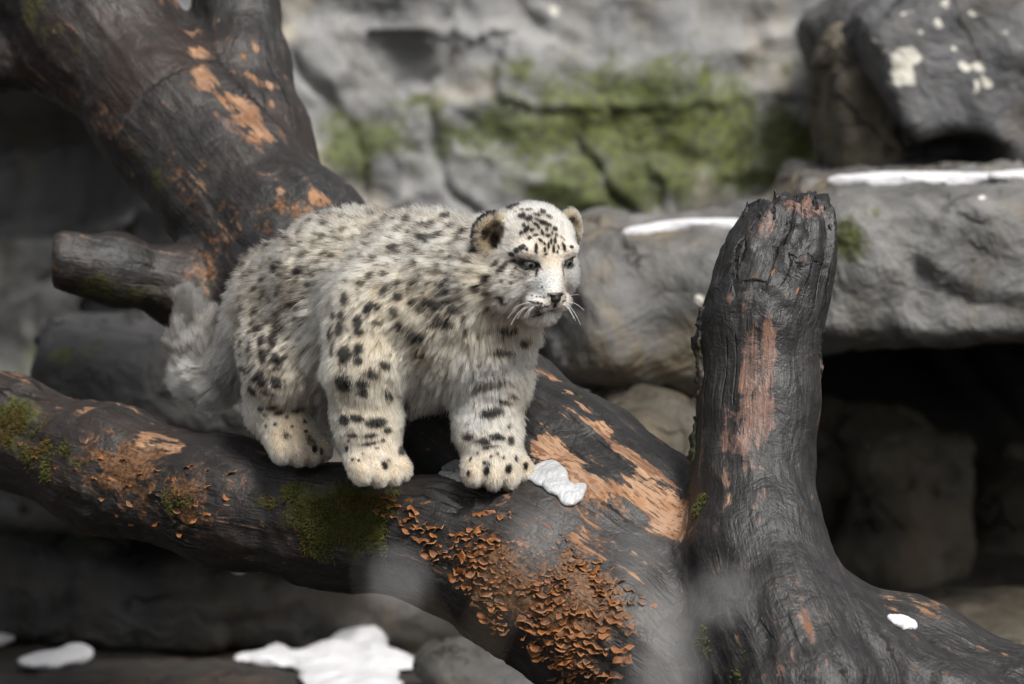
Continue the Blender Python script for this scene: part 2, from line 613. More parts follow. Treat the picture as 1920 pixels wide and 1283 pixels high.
def sample_surface(V, Q, weight, count):
    """random points on quads, weight per vertex"""
    T = np.concatenate([Q[:, [0, 1, 2]], Q[:, [0, 2, 3]]])
    area = 0.5 * np.linalg.norm(np.cross(V[T[:, 1]] - V[T[:, 0]], V[T[:, 2]] - V[T[:, 0]]), axis=1)
    w = area * weight[T].mean(1)
    cs = np.cumsum(w)
    t = np.searchsorted(cs, RNG.random(count) * cs[-1])
    t = np.minimum(t, len(T) - 1)
    a, b = RNG.random(count), RNG.random(count)
    f = a + b > 1
    a[f], b[f] = 1 - a[f], 1 - b[f]
    bar = np.stack([1 - a - b, a, b], 1)
    return T[t], bar

def interp(A, tri, bar):
    return (A[tri] * (bar[:, :, None] if A.ndim == 2 else bar)).sum(1)

# ------------------------------------------------------------------ ground
def axis_steps(core0, core1, step, far):
    a = list(np.arange(core0, core1 + 1e-6, step))
    x, s = core1, step
    right = []
    while x < far:
        s *= 1.5; x += s; right.append(x)
    x, s = core0, step
    left = []
    while x > -far:
        s *= 1.5; x -= s; left.append(x)
    return np.array(left[::-1] + a + right)
gx, gy = axis_steps(-1.6, 1.8, 0.022, 60), axis_steps(6.2, 9.6, 0.022, 60)
GX, GY = np.meshgrid(gx, gy, indexing='ij')
gp = np.stack([GX.ravel(), GY.ravel(), np.zeros(GX.size)], 1)
gz = 0.05 * fbm(gp * 1.6, 4, 3) + 0.012 * fbm(gp * 14, 3, 5)
gp[:, 2] = gz - 0.02
ii = np.arange(GX.size).reshape(GX.shape)
gq = np.stack([ii[:-1, :-1].ravel(), ii[1:, :-1].ravel(), ii[1:, 1:].ravel(), ii[:-1, 1:].ravel()], 1)
tone = 0.5 + 0 * gz
ground = mesh('ground', gp, gq, MAT['soil'], attrs={'tone': tone, 'moss': np.zeros(len(gp)), 'lichen': np.zeros(len(gp))})
meta(ground, kind='structure')

def ground_at(px, py):
    d = P(px, py, 1.0) - CAM
    return CAM + d * (-CAM[2] / d[2])

# ------------------------------------------------------------------ cliff behind everything
us, vs = np.arange(-900, 2900, 9.0), np.arange(-900, 1620, 9.0)
UU, VV = np.meshgrid(us, vs, indexing='ij')
u, v = UU.ravel(), VV.ravel()
base = np.stack([u / 800.0, v / 800.0, np.zeros(len(u))], 1)
big = fbm(base * 2.1, 4, 21)
warp = fbm(base * 2.6 + 9, 4, 5) * 150
D = 8.95 - 0.10 * big
# bedding: uneven steps that stick out, each with a lip
lay = (v + warp + 0.06 * u) / 150.0
fr = lay - np.floor(lay)
amp = 0.5 + 0.5 * vnoise(np.stack([np.floor(lay) * 3.7, u / 420.0, 0 * u], 1), 8)
D += amp * 0.03 * (smooth(fr, 0.0, 0.75) - smooth(fr, 0.86, 1.0))
# blocks across
bl = (u + 1.4 * warp + 30 * np.sin(v / 90.0)) / 260.0
fb = bl - np.floor(bl)
D += 0.035 * vnoise(np.stack([np.floor(bl) * 5.1, np.floor(lay) * 2.3, 0 * u], 1), 4)
D += 0.03 * np.exp(-((fb - 0.5) / 0.06) ** 2) * smooth(big, -0.1, 0.3)
D += 0.022 * fbm(base * 11, 5, 31) + 0.03 * np.abs(fbm(base * 5, 4, 33))
D += 0.55 * smooth(u, 420, 120) * smooth(v, 60, 300)                  # recess behind the leaning limb
D -= 0.35 * smooth(v, 760, 1120) * smooth(u, 1200, 700)               # foot comes forward
D += 6.0 * smooth(u, 1380, 1560) * smooth(v, 400, 500)                # hollow under the ledge
CV = P(0, 0, 0)[None] + D[:, None] * (FWD + ((u - 960) / FPX)[:, None] * RIGHT - ((v - 641.5) / FPX)[:, None] * UP)
ii = np.arange(UU.size).reshape(UU.shape)
CQ = np.stack([ii[:-1, :-1].ravel(), ii[:-1, 1:].ravel(), ii[1:, 1:].ravel(), ii[1:, :-1].ravel()], 1)

def uvblob(lst):
    r = np.zeros(len(u))
    for (x, y, rx, ry, w) in lst:
        r += w * np.exp(-(((u - x) / rx) ** 2 + ((v - y) / ry) ** 2))
    return r
moss = uvblob([(1060, 260, 210, 120, .62), (1250, 150, 180, 100, .5), (1290, 320, 180, 100, .55), (1420, 300, 90, 90, .4), (1180, 230, 200, 120, .25), (760, 280, 160, 90, .3), (680, 250, 90, 50, .55), (650, 300, 60, 50, .6),
               (1100, 370, 120, 40, .7), (1490, 260, 50, 60, .9), (960, 130, 60, 35, .5), (1340, 220, 70, 70, .5), (800, 190, 60, 20, .5),
               (1480, 120, 50, 30, .6), (110, 650, 70, 50, .8), (90, 950, 90, 80, .6), (20, 720, 60, 80, .5), (330, 730, 60, 20, .3), (900, 230, 120, 60, .25)])
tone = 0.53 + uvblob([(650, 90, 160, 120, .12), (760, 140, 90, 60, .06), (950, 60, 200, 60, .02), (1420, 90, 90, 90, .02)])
tone -= 0.26 * smooth(u, 470, 280) * smooth(v, -40, 120)  # shade under the trunk and limbs, painted into the left wall's tone
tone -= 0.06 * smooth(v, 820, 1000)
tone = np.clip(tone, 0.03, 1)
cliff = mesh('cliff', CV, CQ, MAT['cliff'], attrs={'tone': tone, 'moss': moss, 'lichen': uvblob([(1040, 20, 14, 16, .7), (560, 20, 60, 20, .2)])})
meta(cliff, kind='structure')
cliff_bvh = bvh_of(CV, CQ)

# ------------------------------------------------------------------ rocks
def rock(name, label, cat, prims, h, amp, mat, seed, moss=(), lichen=(), tone=(), base_tone=0.5, group=None, cut=(), freq=5.0):
    """prims: ('e'|'b', px, py, d, half width px, half height px, half depth m, roll deg, yaw deg[, rounding])"""
    pos = [P(*p[1:4]) for p in prims]
    ext = [max(p[4] * S(p[3]), p[5] * S(p[3]), p[6]) * 1.5 for p in prims]
    lo = np.min([a - e for a, e in zip(pos, ext)], 0) - 0.06
    hi = np.max([a + e for a, e in zip(pos, ext)], 0) + 0.06
    F = Field(lo, hi, h)
    def axes(p):
        ro, ya = math.radians(p[7]), math.radians(p[8])
        ax = Matrix.Rotation(ya, 3, 'Z') @ Matrix.Rotation(ro, 3, 'Y')
        return np.array(ax.transposed())
    for p, c in zip(prims, pos):
        s = S(p[3])
        r = (p[4] * s, p[6], p[5] * s)
        if p[0] == 'e':
            F.ell(c, axes(p), r, 0.05)
        else:
            F.box(c, axes(p), r, p[9] if len(p) > 9 else 0.05, 0.05)
    for p in cut:
        F.ell(P(*p[1:4]), axes(p), (p[4] * S(p[3]), p[6], p[5] * S(p[3])), 0.04, sub=True)
    V, Q = F.nets()
    N = normals(V, Q)
    o = seed * 3.1
    n = fbm(V * freq + o, 5, seed)
    rid = 1 - np.abs(fbm(V * freq * 1.3 + o + 40, 4, seed + 50)) * 2
    V = V + N * (amp * (n * 0.8 + 0.3 * rid - 0.2))[:, None]
    V = V + N * (amp * 1.5 * facets(V + 0.05 * np.stack([n, rid, n * rid], 1), seed, 0.17))[:, None]
    V = V + N * (amp * 0.25 * fbm(V * freq * 6, 3, seed + 9))[:, None]
    bv = bvh_of(V, Q)
    def bl(lst):
        cs = []
        for (x, y, r, w) in lst:
            c, _ = cast(bv, x, y)
            if c is not None:
                cs.append((c, r * S(np.linalg.norm(c - CAM)), w))
        return blobs(V, cs)
    cen = V.mean(0); cen[2] = V[:, 2].min()
    ob = bpy.data.objects.new(name, mesh_data(name, V - cen, Q, mat, attrs={'tone': np.clip(base_tone + bl(tone), 0.03, 1), 'moss': bl(moss), 'lichen': bl(lichen)}))
    ob.location = cen
    link(ob)
    meta(ob, label, cat, group)
    return ob, V, Q, bv

ledge, LV, LQ, ledge_bvh = rock('rock_ledge', 'long grey overhanging rock ledge with thin snow along its rim above the black hollow', 'rock',
    [('b', 1980, 292, 10.2, 480, 66, 2.2, 0, 0, 0.06), ('b', 1830, 455, 7.95, 340, 128, 0.55, -2, 0, 0.045), ('b', 1560, 490, 7.95, 180, 105, 0.5, -9, 0, 0.05),
     ('b', 1240, 560, 7.85, 210, 138, 0.42, 1, 0, 0.12), ('e', 1140, 600, 7.8, 150, 125, 0.4, 0, 0)],
    0.016, 0.026, MAT['slab'], 3, base_tone=0.31,
    moss=[(1590, 420, 30, .9), (1600, 470, 35, .7), (1640, 400, 16, .8), (1570, 460, 30, .5), (1700, 540, 40, .25)],
    lichen=[(1840, 372, 9, 1.0), (1310, 560, 14, .8), (1180, 560, 14, .5)],
    tone=[(1250, 600, 70, -.16), (1330, 520, 60, -.1), (1620, 500, 70, .06), (1800, 360, 150, .03)])
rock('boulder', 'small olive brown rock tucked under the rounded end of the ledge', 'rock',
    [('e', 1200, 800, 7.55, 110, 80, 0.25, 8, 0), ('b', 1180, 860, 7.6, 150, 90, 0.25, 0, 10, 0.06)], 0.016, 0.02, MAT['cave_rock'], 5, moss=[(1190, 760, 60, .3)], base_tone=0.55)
rock('boulder', 'big grey boulder spotted with white lichen above the ledge', 'rock',
    [('b', 1850, 90, 8.5, 270, 170, 0.42, -24, 8, 0.04), ('b', 1930, 180, 8.5, 160, 130, 0.4, -5, 0, 0.04), ('b', 1760, 20, 8.55, 150, 110, 0.4, -32, 0, 0.03)],
    0.018, 0.022, MAT['lichen_rock'], 8, base_tone=0.40, cut=[('e', 1780, 300, 8.15, 110, 60, 0.22, 0, 0)],
    lichen=[(1810, 125, 12, 1.1), (1835, 128, 14, 1.1), (1850, 158, 14, 1.2), (1830, 165, 10, 1.0), (1610, 130, 10, .8), (1725, 60, 10, .8), (1790, 90, 8, .8), (1770, 130, 9, .8), (1660, 100, 10, .8), (1880, 60, 12, .8), (1710, 150, 14, .8), (1870, 210, 9, .7), (1760, 40, 10, .8), (1695, 110, 26, .75), (1715, 105, 16, .7), (1680, 150, 22, .65), (1770, 5, 30, .6), (1830, 25, 18, .7), (1655, 40, 14, .7), (1700, 25, 16, .6), (1640, 75, 12, .6), (1750, 180, 18, .5), (1790, 200, 14, .5), (1690, 55, 9, .8), (1740, 140, 12, .6)])
rock('boulder', 'brown mossy upright rock spur beside the lichen boulder', 'rock',
    [('b', 1600, 230, 8.35, 62, 130, 0.16, -6, 10, 0.05), ('e', 1585, 120, 8.35, 45, 80, 0.14, -8, 0)], 0.014, 0.022, MAT['cave_rock'], 12,
    moss=[(1560, 250, 40, .7), (1600, 300, 30, .5)], base_tone=0.85, freq=8)
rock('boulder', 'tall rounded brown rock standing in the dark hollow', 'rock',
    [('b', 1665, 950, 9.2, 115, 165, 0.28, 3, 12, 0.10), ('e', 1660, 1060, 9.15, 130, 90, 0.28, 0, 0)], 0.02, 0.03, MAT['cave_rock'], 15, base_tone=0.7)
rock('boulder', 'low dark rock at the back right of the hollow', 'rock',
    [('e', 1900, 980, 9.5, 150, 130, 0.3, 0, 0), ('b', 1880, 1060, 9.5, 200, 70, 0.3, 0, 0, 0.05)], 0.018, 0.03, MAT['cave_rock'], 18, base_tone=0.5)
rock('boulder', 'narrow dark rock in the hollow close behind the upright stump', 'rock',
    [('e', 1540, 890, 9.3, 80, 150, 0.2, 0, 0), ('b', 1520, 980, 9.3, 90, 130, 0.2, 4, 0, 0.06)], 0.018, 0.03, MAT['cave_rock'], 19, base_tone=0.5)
rock('boulder', 'long brown earthy rock low in front of the hollow', 'rock',
    [('b', 1900, 1190, 7.9, 160, 45, 0.3, -4, 0, 0.04), ('e', 1800, 1200, 7.9, 110, 40, 0.25, 0, 0)], 0.016, 0.016, MAT['cave_rock'], 23, base_tone=0.6)
rock('boulder', 'flat grey rock shelf behind the leopard tail', 'rock',
    [('b', 300, 700, 8.0, 230, 85, 0.35, 3, 4, 0.06), ('b', 470, 745, 8.0, 110, 48, 0.3, 1, 0, 0.04)], 0.016, 0.022, MAT['lichen_rock'], 27, moss=[(120, 660, 40, .8), (180, 650, 30, .6), (340, 720, 30, .3)], base_tone=0.17)
rock('boulder', 'dark rock shelf half hidden behind the mossy end of the log', 'rock',
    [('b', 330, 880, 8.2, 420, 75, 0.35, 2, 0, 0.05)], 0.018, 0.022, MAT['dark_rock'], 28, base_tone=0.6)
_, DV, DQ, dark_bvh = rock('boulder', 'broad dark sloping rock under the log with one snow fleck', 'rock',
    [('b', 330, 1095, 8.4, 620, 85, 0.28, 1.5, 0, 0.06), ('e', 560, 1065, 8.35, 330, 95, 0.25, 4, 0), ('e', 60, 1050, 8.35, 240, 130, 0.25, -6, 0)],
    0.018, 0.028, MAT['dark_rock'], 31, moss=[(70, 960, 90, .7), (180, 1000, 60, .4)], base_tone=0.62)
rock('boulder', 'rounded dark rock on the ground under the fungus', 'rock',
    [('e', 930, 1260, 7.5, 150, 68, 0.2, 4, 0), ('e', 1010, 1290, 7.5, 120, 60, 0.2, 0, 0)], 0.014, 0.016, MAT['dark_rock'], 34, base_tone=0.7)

# ------------------------------------------------------------------ snow
def snow(label, lumps, h=0.008, amp=0.006, seed=1):
    """lumps: (xyz, rx, ry, rz) in metres"""
    cs = [np.array(l[0]) for l in lumps]
    m = max(max(l[1:4]) for l in lumps) + 0.05
    F = Field(np.min(cs, 0) - m, np.max(cs, 0) + m, h)
    for c, l in zip(cs, lumps):
        F.ell(c, np.eye(3), l[1:4], 0.025)
    V, Q = F.nets()
    N = normals(V, Q)
    V = V + N * (amp * fbm(V * 22, 4, seed) + amp * 1.6 * fbm(V * 8, 3, seed + 3) - amp)[:, None]
    cen = V.mean(0); cen[2] = V[:, 2].min()
    o = bpy.data.objects.new('snow_patch', mesh_data('snow_patch', V - cen, Q, MAT['snow']))
    o.location = cen
    return meta(link(o), label, 'snow', 'snow patches')

def on_ground(px, py, rx, ry, rz=0.022):
    c = ground_at(px, py); c[2] = 0.004
    return (c, rx, ry, rz * 0.75)
snow('big ragged white snow patch on the dark ground', [on_ground(470, 1237, .045, .05), on_ground(515, 1228, .04, .10), on_ground(560, 1240, .07, .09), on_ground(610, 1232, .06, .14, .03), on_ground(655, 1225, .06, .20, .04), on_ground(690, 1222, .045, .22, .045), on_ground(720, 1240, .05, .12, .03), on_ground(765, 1247, .05, .07), on_ground(660, 1275, .11, .16, .035), on_ground(610, 1265, .07, .1), on_ground(700, 1300, .08, .1), on_ground(640, 1310, .12, .1)], amp=0.010, seed=4)
snow('long thin oval snow patch on brown ground', [on_ground(75, 1243, .05, .05), on_ground(110, 1237, .05, .06), on_ground(145, 1230, .035, .05)], seed=6)
snow('small snow scrap beside the dark sloping rock', [on_ground(0, 1198, .04, .06), on_ground(-30, 1200, .04, .06)], seed=8)
snow('narrow snow streak behind the rounded dark rock', [on_ground(870, 1200, .05, .10), on_ground(905, 1190, .05, .12), on_ground(935, 1186, .03, .10)], seed=9)
c, _ = cast(dark_bvh, 448, 1068)
if c is not None:
    snow('round snow fleck on the dark sloping rock', [(c, .018, .015, .012)], 0.003, 0.002, seed=12)

def top_z(bvh, x, y, z0=3.0):
    loc, nor, _, _ = bvh.ray_cast(Vector((x, y, z0)), Vector((0, 0, -1)))
    return None if loc is None else loc.z
def rim(bvh, px, d0, d1):
    """front rim: highest seen top point above the front face"""
    best = None
    for d in np.arange(d0, d1, 0.02):
        x = (px - 960) / FPX * d
        y = float((FWD * d)[1])
        z = top_z(bvh, x, y)
        if z is None:
            continue
        py = project(np.array([x, y, z]))[1]
        if best is None or py < best[0]:
            best = (py, np.array([x, y, z]))
    return None if best is None else best[1]
def rim_snow(label, a, b, step, th, seed):
    lumps = []
    for i, px in enumerate(np.arange(a, b, step)):
        c = rim(ledge_bvh, px, 7.3, 7.72)
        if c is None:
            continue
        w = 0.6 + 0.5 * math.sin(i * 1.9 + seed) + 0.3 * math.sin(i * 0.7)
        lumps.append((c + np.array([0, 0.0, 0.002]), 0.034, 0.012, max(th * w, 0.0055)))
    snow(label, lumps, 0.006, 0.003, seed)
rim_snow('thin snow strip on the lower rounded part of the ledge', 1195, 1395, 18, 0.007, 2)
rim_snow('thin snow line along the high rim of the ledge', 1580, 2060, 20, 0.005, 5)
# ------------------------------------------------------------------ fallen tree: one field, cut into its limbs
CH = {
    'trunk': [(330, 230, 6.98, 128), (552, 492, 6.80, 150), (730, 655, 6.55, 155), (902, 800, 6.32, 156), (1060, 905, 6.16, 158), (1190, 1005, 6.06, 160), (1450, 1180, 5.95, 150), (1700, 1295, 5.9, 150), (1950, 1390, 5.85, 150), (2350, 1620, 5.7, 150)],
    'log': [(-330, 690, 6.95, 90), (-150, 760, 6.72, 94), (0, 805, 6.56, 97), (200, 880, 6.42, 108), (430, 948, 6.28, 112), (640, 990, 6.16, 106), (850, 1022, 6.05, 122), (1000, 1078, 5.98, 145), (1150, 1170, 5.92, 158), (1350, 1320, 5.86, 160), (1560, 1500, 5.8, 150), (1750, 1640, 5.75, 140)],
    'stump': [(1482, 448, 5.98, 84), (1456, 505, 5.97, 90), (1426, 620, 5.95, 94), (1418, 760, 5.93, 96), (1416, 900, 5.9, 101), (1428, 1040, 5.84, 114), (1462, 1190, 5.76, 130), (1520, 1330, 5.68, 155)],
    'limb': [(500, 420, 6.86, 118), (478, 260, 6.95, 94), (458, 130, 7.02, 76), (444, 0, 7.1, 70), (436, -220, 7.2, 66)],
    'leaning_limb': [(330, 230, 6.98, 128), (185, 62, 7.1, 134), (85, -76, 7.18, 132), (-65, -290, 7.3, 128)],
    'side_branch': [(430, 530, 6.83, 84), (330, 532, 6.78, 64), (220, 512, 6.74, 60), (118, 488, 6.7, 53)],
    'broken_branch': [(120, 120, 7.12, 66), (0, 105, 7.16, 55), (-120, 90, 7.2, 50)],
    'root': [(1470, 1150, 5.80, 108), (1600, 1250, 5.76, 92), (1780, 1340, 5.72, 80), (2000, 1430, 5.7, 76)],
}
chains = {}
allp = []
for nm, lst in CH.items():
    A = [(P(x, y, d), r * S(d)) for x, y, d, r in lst]
    chains[nm] = A
    allp += [p - r for p, r in A] + [p + r for p, r in A]
TF = Field(np.min(allp, 0) - 0.04, np.max(allp, 0) + 0.04, 0.0085)
for nm, A in chains.items():
    k = 0.03 if nm in ('side_branch', 'broken_branch') else 0.055
    for (a, ra), (b, rb) in zip(A[:-1], A[1:]):
        TF.cone(a, b, ra, rb, k)
# a knuckle where the log grows out of the trunk, and the flared foot of the stump
for (x, y, d, r) in [(1060, 985, 5.98, 110), (1330, 1090, 5.95, 120), (395, 560, 6.8, 85), (560, 430, 6.78, 120)]:
    TF.ell(P(x, y, d), np.eye(3), (r * S(d),) * 3, 0.05)
# broken top of the stump
for (x, y, rx, ry, ro) in [(1395, 325, 110, 62, 10), (1445, 352, 26, 34, 20), (1600, 330, 62, 66, 35), (1480, 318, 70, 40, 15)]:
    c = P(x, y, 5.97); s = S(5.97)
    a = math.radians(ro)
    ax = np.array([[math.cos(a), 0, -math.sin(a)], [0, 1, 0], [math.sin(a), 0, math.cos(a)]])
    TF.ell(c, ax, (rx * s, 0.22, ry * s), 0.012, sub=True)
# cut end of the side branch
TF.ell(P(70, 480, 6.7), np.eye(3), (36 * S(6.7), 0.2, 0.2), 0.01, sub=True)
TV, TQ = TF.nets()
del TF

# per vertex: which limb, how far along, where around
n = len(TV)
best = np.full(n, 1e9); part = np.zeros(n, int); grain = np.zeros((n, 3))
axis_dir = np.zeros((n, 3))
names = list(chains)
for pi, nm in enumerate(names):
    A = chains[nm]
    run = 0.0
    main = unit(A[-1][0] - A[0][0])
    e1 = unit(np.cross(main, [0.1, 1.0, 0.2])); e2 = np.cross(main, e1)
    for (a, ra), (b, rb) in zip(A[:-1], A[1:]):
        ab = b - a; L = np.linalg.norm(ab)
        t = np.clip(((TV - a) @ ab) / (L * L), 0, 1)
        rel = TV - (a + t[:, None] * ab)
        d = np.linalg.norm(rel, axis=1) - (ra + t * (rb - ra))
        m = d < best - 1e-6
        best[m] = d[m]; part[m] = pi
        grain[m] = np.stack([run + t[m] * L + pi * 7.0, rel[m] @ e1, rel[m] @ e2], 1)
        axis_dir[m] = ab / L
        run += L
TN = normals(TV, TQ)
gw = grain + 0.04 * np.stack([fbm(TV * 6, 3, 2), fbm(TV * 6, 3, 3), fbm(TV * 6, 3, 4)], 1) * [0, 1, 1]
disp = 0.013 * fbm(TV * 6.0, 4, 61)
disp += 0.004 * fbm(gw * [6, 36, 36], 4, 62)
disp += 0.0022 * (1 - 2 * np.abs(fbm(gw * [5, 24, 24], 3, 63)))
rough_bark = smooth(vnoise(TV * 5 + 3, 77), 0.1, 0.5)
strip_w = np.zeros(n)
disp += 0.005 * rough_bark * fbm(TV * 55, 3, 64)
st_ = part == names.index('stump')
topw = st_ * smooth(grain[:, 0] - 7.0 * names.index('stump'), 0.10, 0.0)
jag = fbm(grain * [0, 60, 60] + 5, 3, 65)
disp += topw * 0.008 * jag
TV = TV + TN * disp[:, None] + (topw * 0.022 * jag)[:, None] * np.array([0.1, 0, 1.0])
TN = normals(TV, TQ)
tree_bvh = bvh_of(TV, TQ)

def tblob(lst):
    cs = []
    for (x, y, r, w) in lst:
        c, _ = cast(tree_bvh, x, y)
        if c is not None:
            cs.append((c, r * S(np.linalg.norm(c - CAM)), w))
    return blobs(TV, cs)
is_stump = part == names.index('stump')
is_log = part == names.index('log')
def stripe(pts, r, w, step=14):
    out = []
    for (x0, y0), (x1, y1) in zip(pts[:-1], pts[1:]):
        m_ = max(1, int(math.hypot(x1 - x0, y1 - y0) / step))
        out += [(x0 + (x1 - x0) * i / m_, y0 + (y1 - y0) * i / m_, r, w) for i in range(m_)]
    return out
peel = tblob(stripe([(1035, 705), (1100, 765), (1160, 835), (1220, 890), (1285, 955)], 15, .34) + stripe([(1010, 835), (1060, 868), (1115, 915)], 26, .34) + stripe([(1170, 895), (1290, 985)], 24, .26) + stripe([(1225, 985), (1300, 1012)], 18, .3) + stripe([(1435, 600), (1442, 690)], 9, .34) + stripe([(1525, 385), (1492, 440)], 12, .34) + stripe([(1408, 735), (1398, 815)], 11, .3) + stripe([(1360, 470), (1345, 560)], 8, .3) + stripe([(1450, 1080), (1520, 1190)], 8, .28) + stripe([(1120, 800), (1240, 900)], 12, .3) + [(1040, 712, 16, .8), (1065, 735, 18, .85), (1095, 765, 22, .85), (1130, 800, 26, .8), (1170, 850, 30, .8), (1205, 880, 28, .5), (1240, 925, 40, .6), (1275, 960, 34, .7), (1200, 940, 34, .5), (1060, 860, 44, .85), (1090, 895, 36, .9), (1020, 840, 22, .8), (1110, 915, 30, .8), (1040, 840, 30, .6), (1120, 915, 28, .55), (1180, 905, 26, .55), (1240, 985, 36, .65), (1280, 1000, 30, .6), (1090, 1000, 22, .45), (1230, 880, 30, .4), (1030, 800, 30, .3),
              (368, 60, 22, 1.1), (370, 100, 24, 1.2), (374, 135, 22, 1.1), (390, 155, 20, 1.1), (466, 220, 22, 1.2), (485, 250, 22, 1.1), (450, 195, 18, .9), (506, 160, 20, 1.1), (513, 195, 16, .9), (522, 265, 18, .8), (480, 90, 18, .7), (430, 180, 16, .5), (490, 85, 14, .4), (410, 40, 14, .6), (520, 362, 20, .8), (590, 372, 24, .85), (555, 388, 16, .8), (480, 400, 14, .6), (420, 440, 18, .5), (375, 330, 20, .35), (540, 300, 14, .3),
              (290, 832, 38, .8), (335, 836, 36, .75), (262, 830, 28, .65), (160, 800, 16, .7), (160, 770, 20, .55), (330, 838, 20, .4), (420, 965, 22, .5), (235, 770, 20, .3), (200, 860, 20, .35),
              (1880, 1230, 26, .55), (1840, 1215, 20, .5), (1240, 700, 12, .0)])
pink = tblob([(1400, 730, 60, .55), (1390, 820, 60, .55), (1440, 780, 40, .45), (1430, 620, 36, .6), (1370, 560, 34, .5), (1520, 400, 40, .55), (1490, 380, 26, .6), (1430, 420, 36, .45), (1390, 480, 30, .3), (1440, 650, 30, .55), (1430, 680, 30, .5), (1350, 900, 30, .35), (1400, 950, 60, .25), (1350, 1000, 30, .3), (1480, 1130, 60, .32), (1500, 1230, 80, .32), (1430, 880, 50, .2), (1340, 1070, 26, .4), (1540, 1150, 40, .3), (1460, 1080, 40, .25),
              (1150, 880, 90, .25), (1180, 1000, 60, .15), (500, 180, 50, .3), (430, 230, 50, .25), (470, 290, 60, .15), (250, 150, 120, .08), (330, 340, 80, .2), (180, 830, 120, .15), (340, 880, 80, .2), (150, 500, 60, .2), (1620, 1190, 80, .1), (1800, 1230, 60, .2)])
moss = tblob([(110, 60, 60, .5), (60, 20, 40, .7), (260, 280, 40, .55), (230, 330, 40, .7), (300, 350, 40, .6), (340, 390, 24, .5), (200, 550, 45, .75), (270, 560, 40, .75), (380, 540, 40, .6), (150, 540, 30, .5), (20, 800, 60, .8), (80, 850, 50, .6), (40, 760, 40, .5), (130, 860, 40, .4), (560, 950, 60, .8), (640, 960, 60, .95), (690, 980, 50, .9), (500, 940, 40, .6), (740, 930, 40, .55), (600, 1000, 50, .6), (700, 1020, 30, .6), (1305, 700, 26, .9), (1305, 620, 20, .7), (1305, 800, 24, .8), (1310, 950, 26, .6), (330, 950, 60, .3), (1330, 1200, 60, .3), (1400, 1230, 60, .3), (1545, 640, 16, .6)])
crust = tblob([(60, 840, 60, .45), (170, 870, 60, .55), (240, 900, 60, .65), (330, 930, 60, .6), (270, 860, 50, .5), (420, 900, 60, .3), (100, 900, 40, .4), (360, 990, 50, .5), (280, 985, 50, .4), (500, 900, 40, .25), (130, 170, 40, .45), (190, 230, 40, .5), (240, 280, 40, .45), (340, 320, 50, .45), (360, 380, 40, .35), (430, 400, 40, .35), (520, 400, 50, .45), (580, 400, 40, .5), (400, 470, 60, .45), (370, 530, 50, .4), (100, 500, 16, .7), (760, 960, 60, .45), (900, 1060, 90, .6), (1000, 1130, 100, .6), (1100, 1180, 90, .6), (1080, 1060, 50, .45), (1120, 1010, 30, .3), (1080, 930, 60, .45), (1150, 950, 60, .4), (1040, 880, 60, .4), (1315, 850, 12, .8), (1130, 1120, 60, .4), (880, 960, 60, .15)])
# crust thins out on downward faces
under = smooth(-TN[:, 2], 0.1, 0.8)
crust = crust * (1 - 0.6 * under)

warm = np.array([{'leaning_limb': .9, 'side_branch': .8, 'broken_branch': .9, 'limb': .55, 'log': .6, 'trunk': .3}.get(q, .0) for q in names])[part]
warm = warm * np.where(project(TV)[0] > 1000, 0.35, 1.0)
tree = empty('fallen_tree', P(1450, 1283, 5.9) * [1, 1, 0])
meta(tree, 'dead wet fallen tree with a forked trunk, mossy log and upright broken stump', 'fallen tree')
TPART = {}
fpart = part[TQ[:, 0]]
for pi, nm in enumerate(names):
    q = TQ[fpart == pi]
    if not len(q):
        continue
    used, inv = np.unique(q, return_inverse=True)
    q2 = inv.reshape(q.shape)
    loc = np.array(tree.location)
    ob = mesh(nm, TV[used] - loc, q2, MAT['wood'], tree, nrm=TN[used],
              attrs={'warm': warm[used], 'grain': grain[used], 'peel': peel[used], 'pink': pink[used], 'moss': moss[used], 'crust': crust[used]})
    TPART[nm] = ob
TPART['stump']['label'] = 'grey upright broken stump with pink streaks'
TPART['log']['label'] = 'dark mossy log covered in orange bracket fungus'

# splintered rim, loose bark along the edges of the stump
def spike(c, d, L, w, parent, name, mat, seed):
    r = np.random.default_rng(seed)
    a = unit(np.cross(d, r.normal(size=3))); b = np.cross(d, a)
    V = []
    for t, k in ((0, 1.0), (0.45, 0.85), (0.8, 0.5), (1.0, 0.08)):
        o_ = c + d * L * t + a * L * 0.06 * r.normal()
        for x, y in ((1, .35), (-.2, .55), (-1, -.2), (.1, -.5)):
            V.append(o_ + k * w * (a * (x + .2 * r.normal()) + b * (y + .1 * r.normal())))
    Q = [(0, 1, 2, 3)] + [(i * 4 + j, i * 4 + (j + 1) % 4, (i + 1) * 4 + (j + 1) % 4, (i + 1) * 4 + j) for i in range(3) for j in range(4)] + [(15, 14, 13, 12)]
    V = np.array(V)
    m = len(V)
    return mesh(name, V - np.array(tree.location), np.array(Q), mat, parent, flat=True,
                attrs={'grain': (V - c) @ np.array([d, a, b]).T, 'peel': np.full(m, 0.0), 'pink': np.full(m, r.uniform(0, .45)), 'moss': np.zeros(m), 'crust': np.zeros(m)})
sr = random.Random(9)
for i in range(46):
    x = sr.uniform(1385, 1568)
    y = 340 + sr.uniform(18, 70) if x < 1470 else 340 + sr.uniform(16, 90)
    c, nn = cast(tree_bvh, x, y)
    if c is None or (c - CAM) @ FWD > 6.3:
        continue
    d = unit(np.array([sr.gauss(0.1, .25), sr.gauss(-.1, .25), 1.0]))
    spike(c - d * 0.006, d, sr.uniform(0.008, 0.022), sr.uniform(0.002, 0.005), TPART['stump'], 'splinter', MAT['wood'], i)
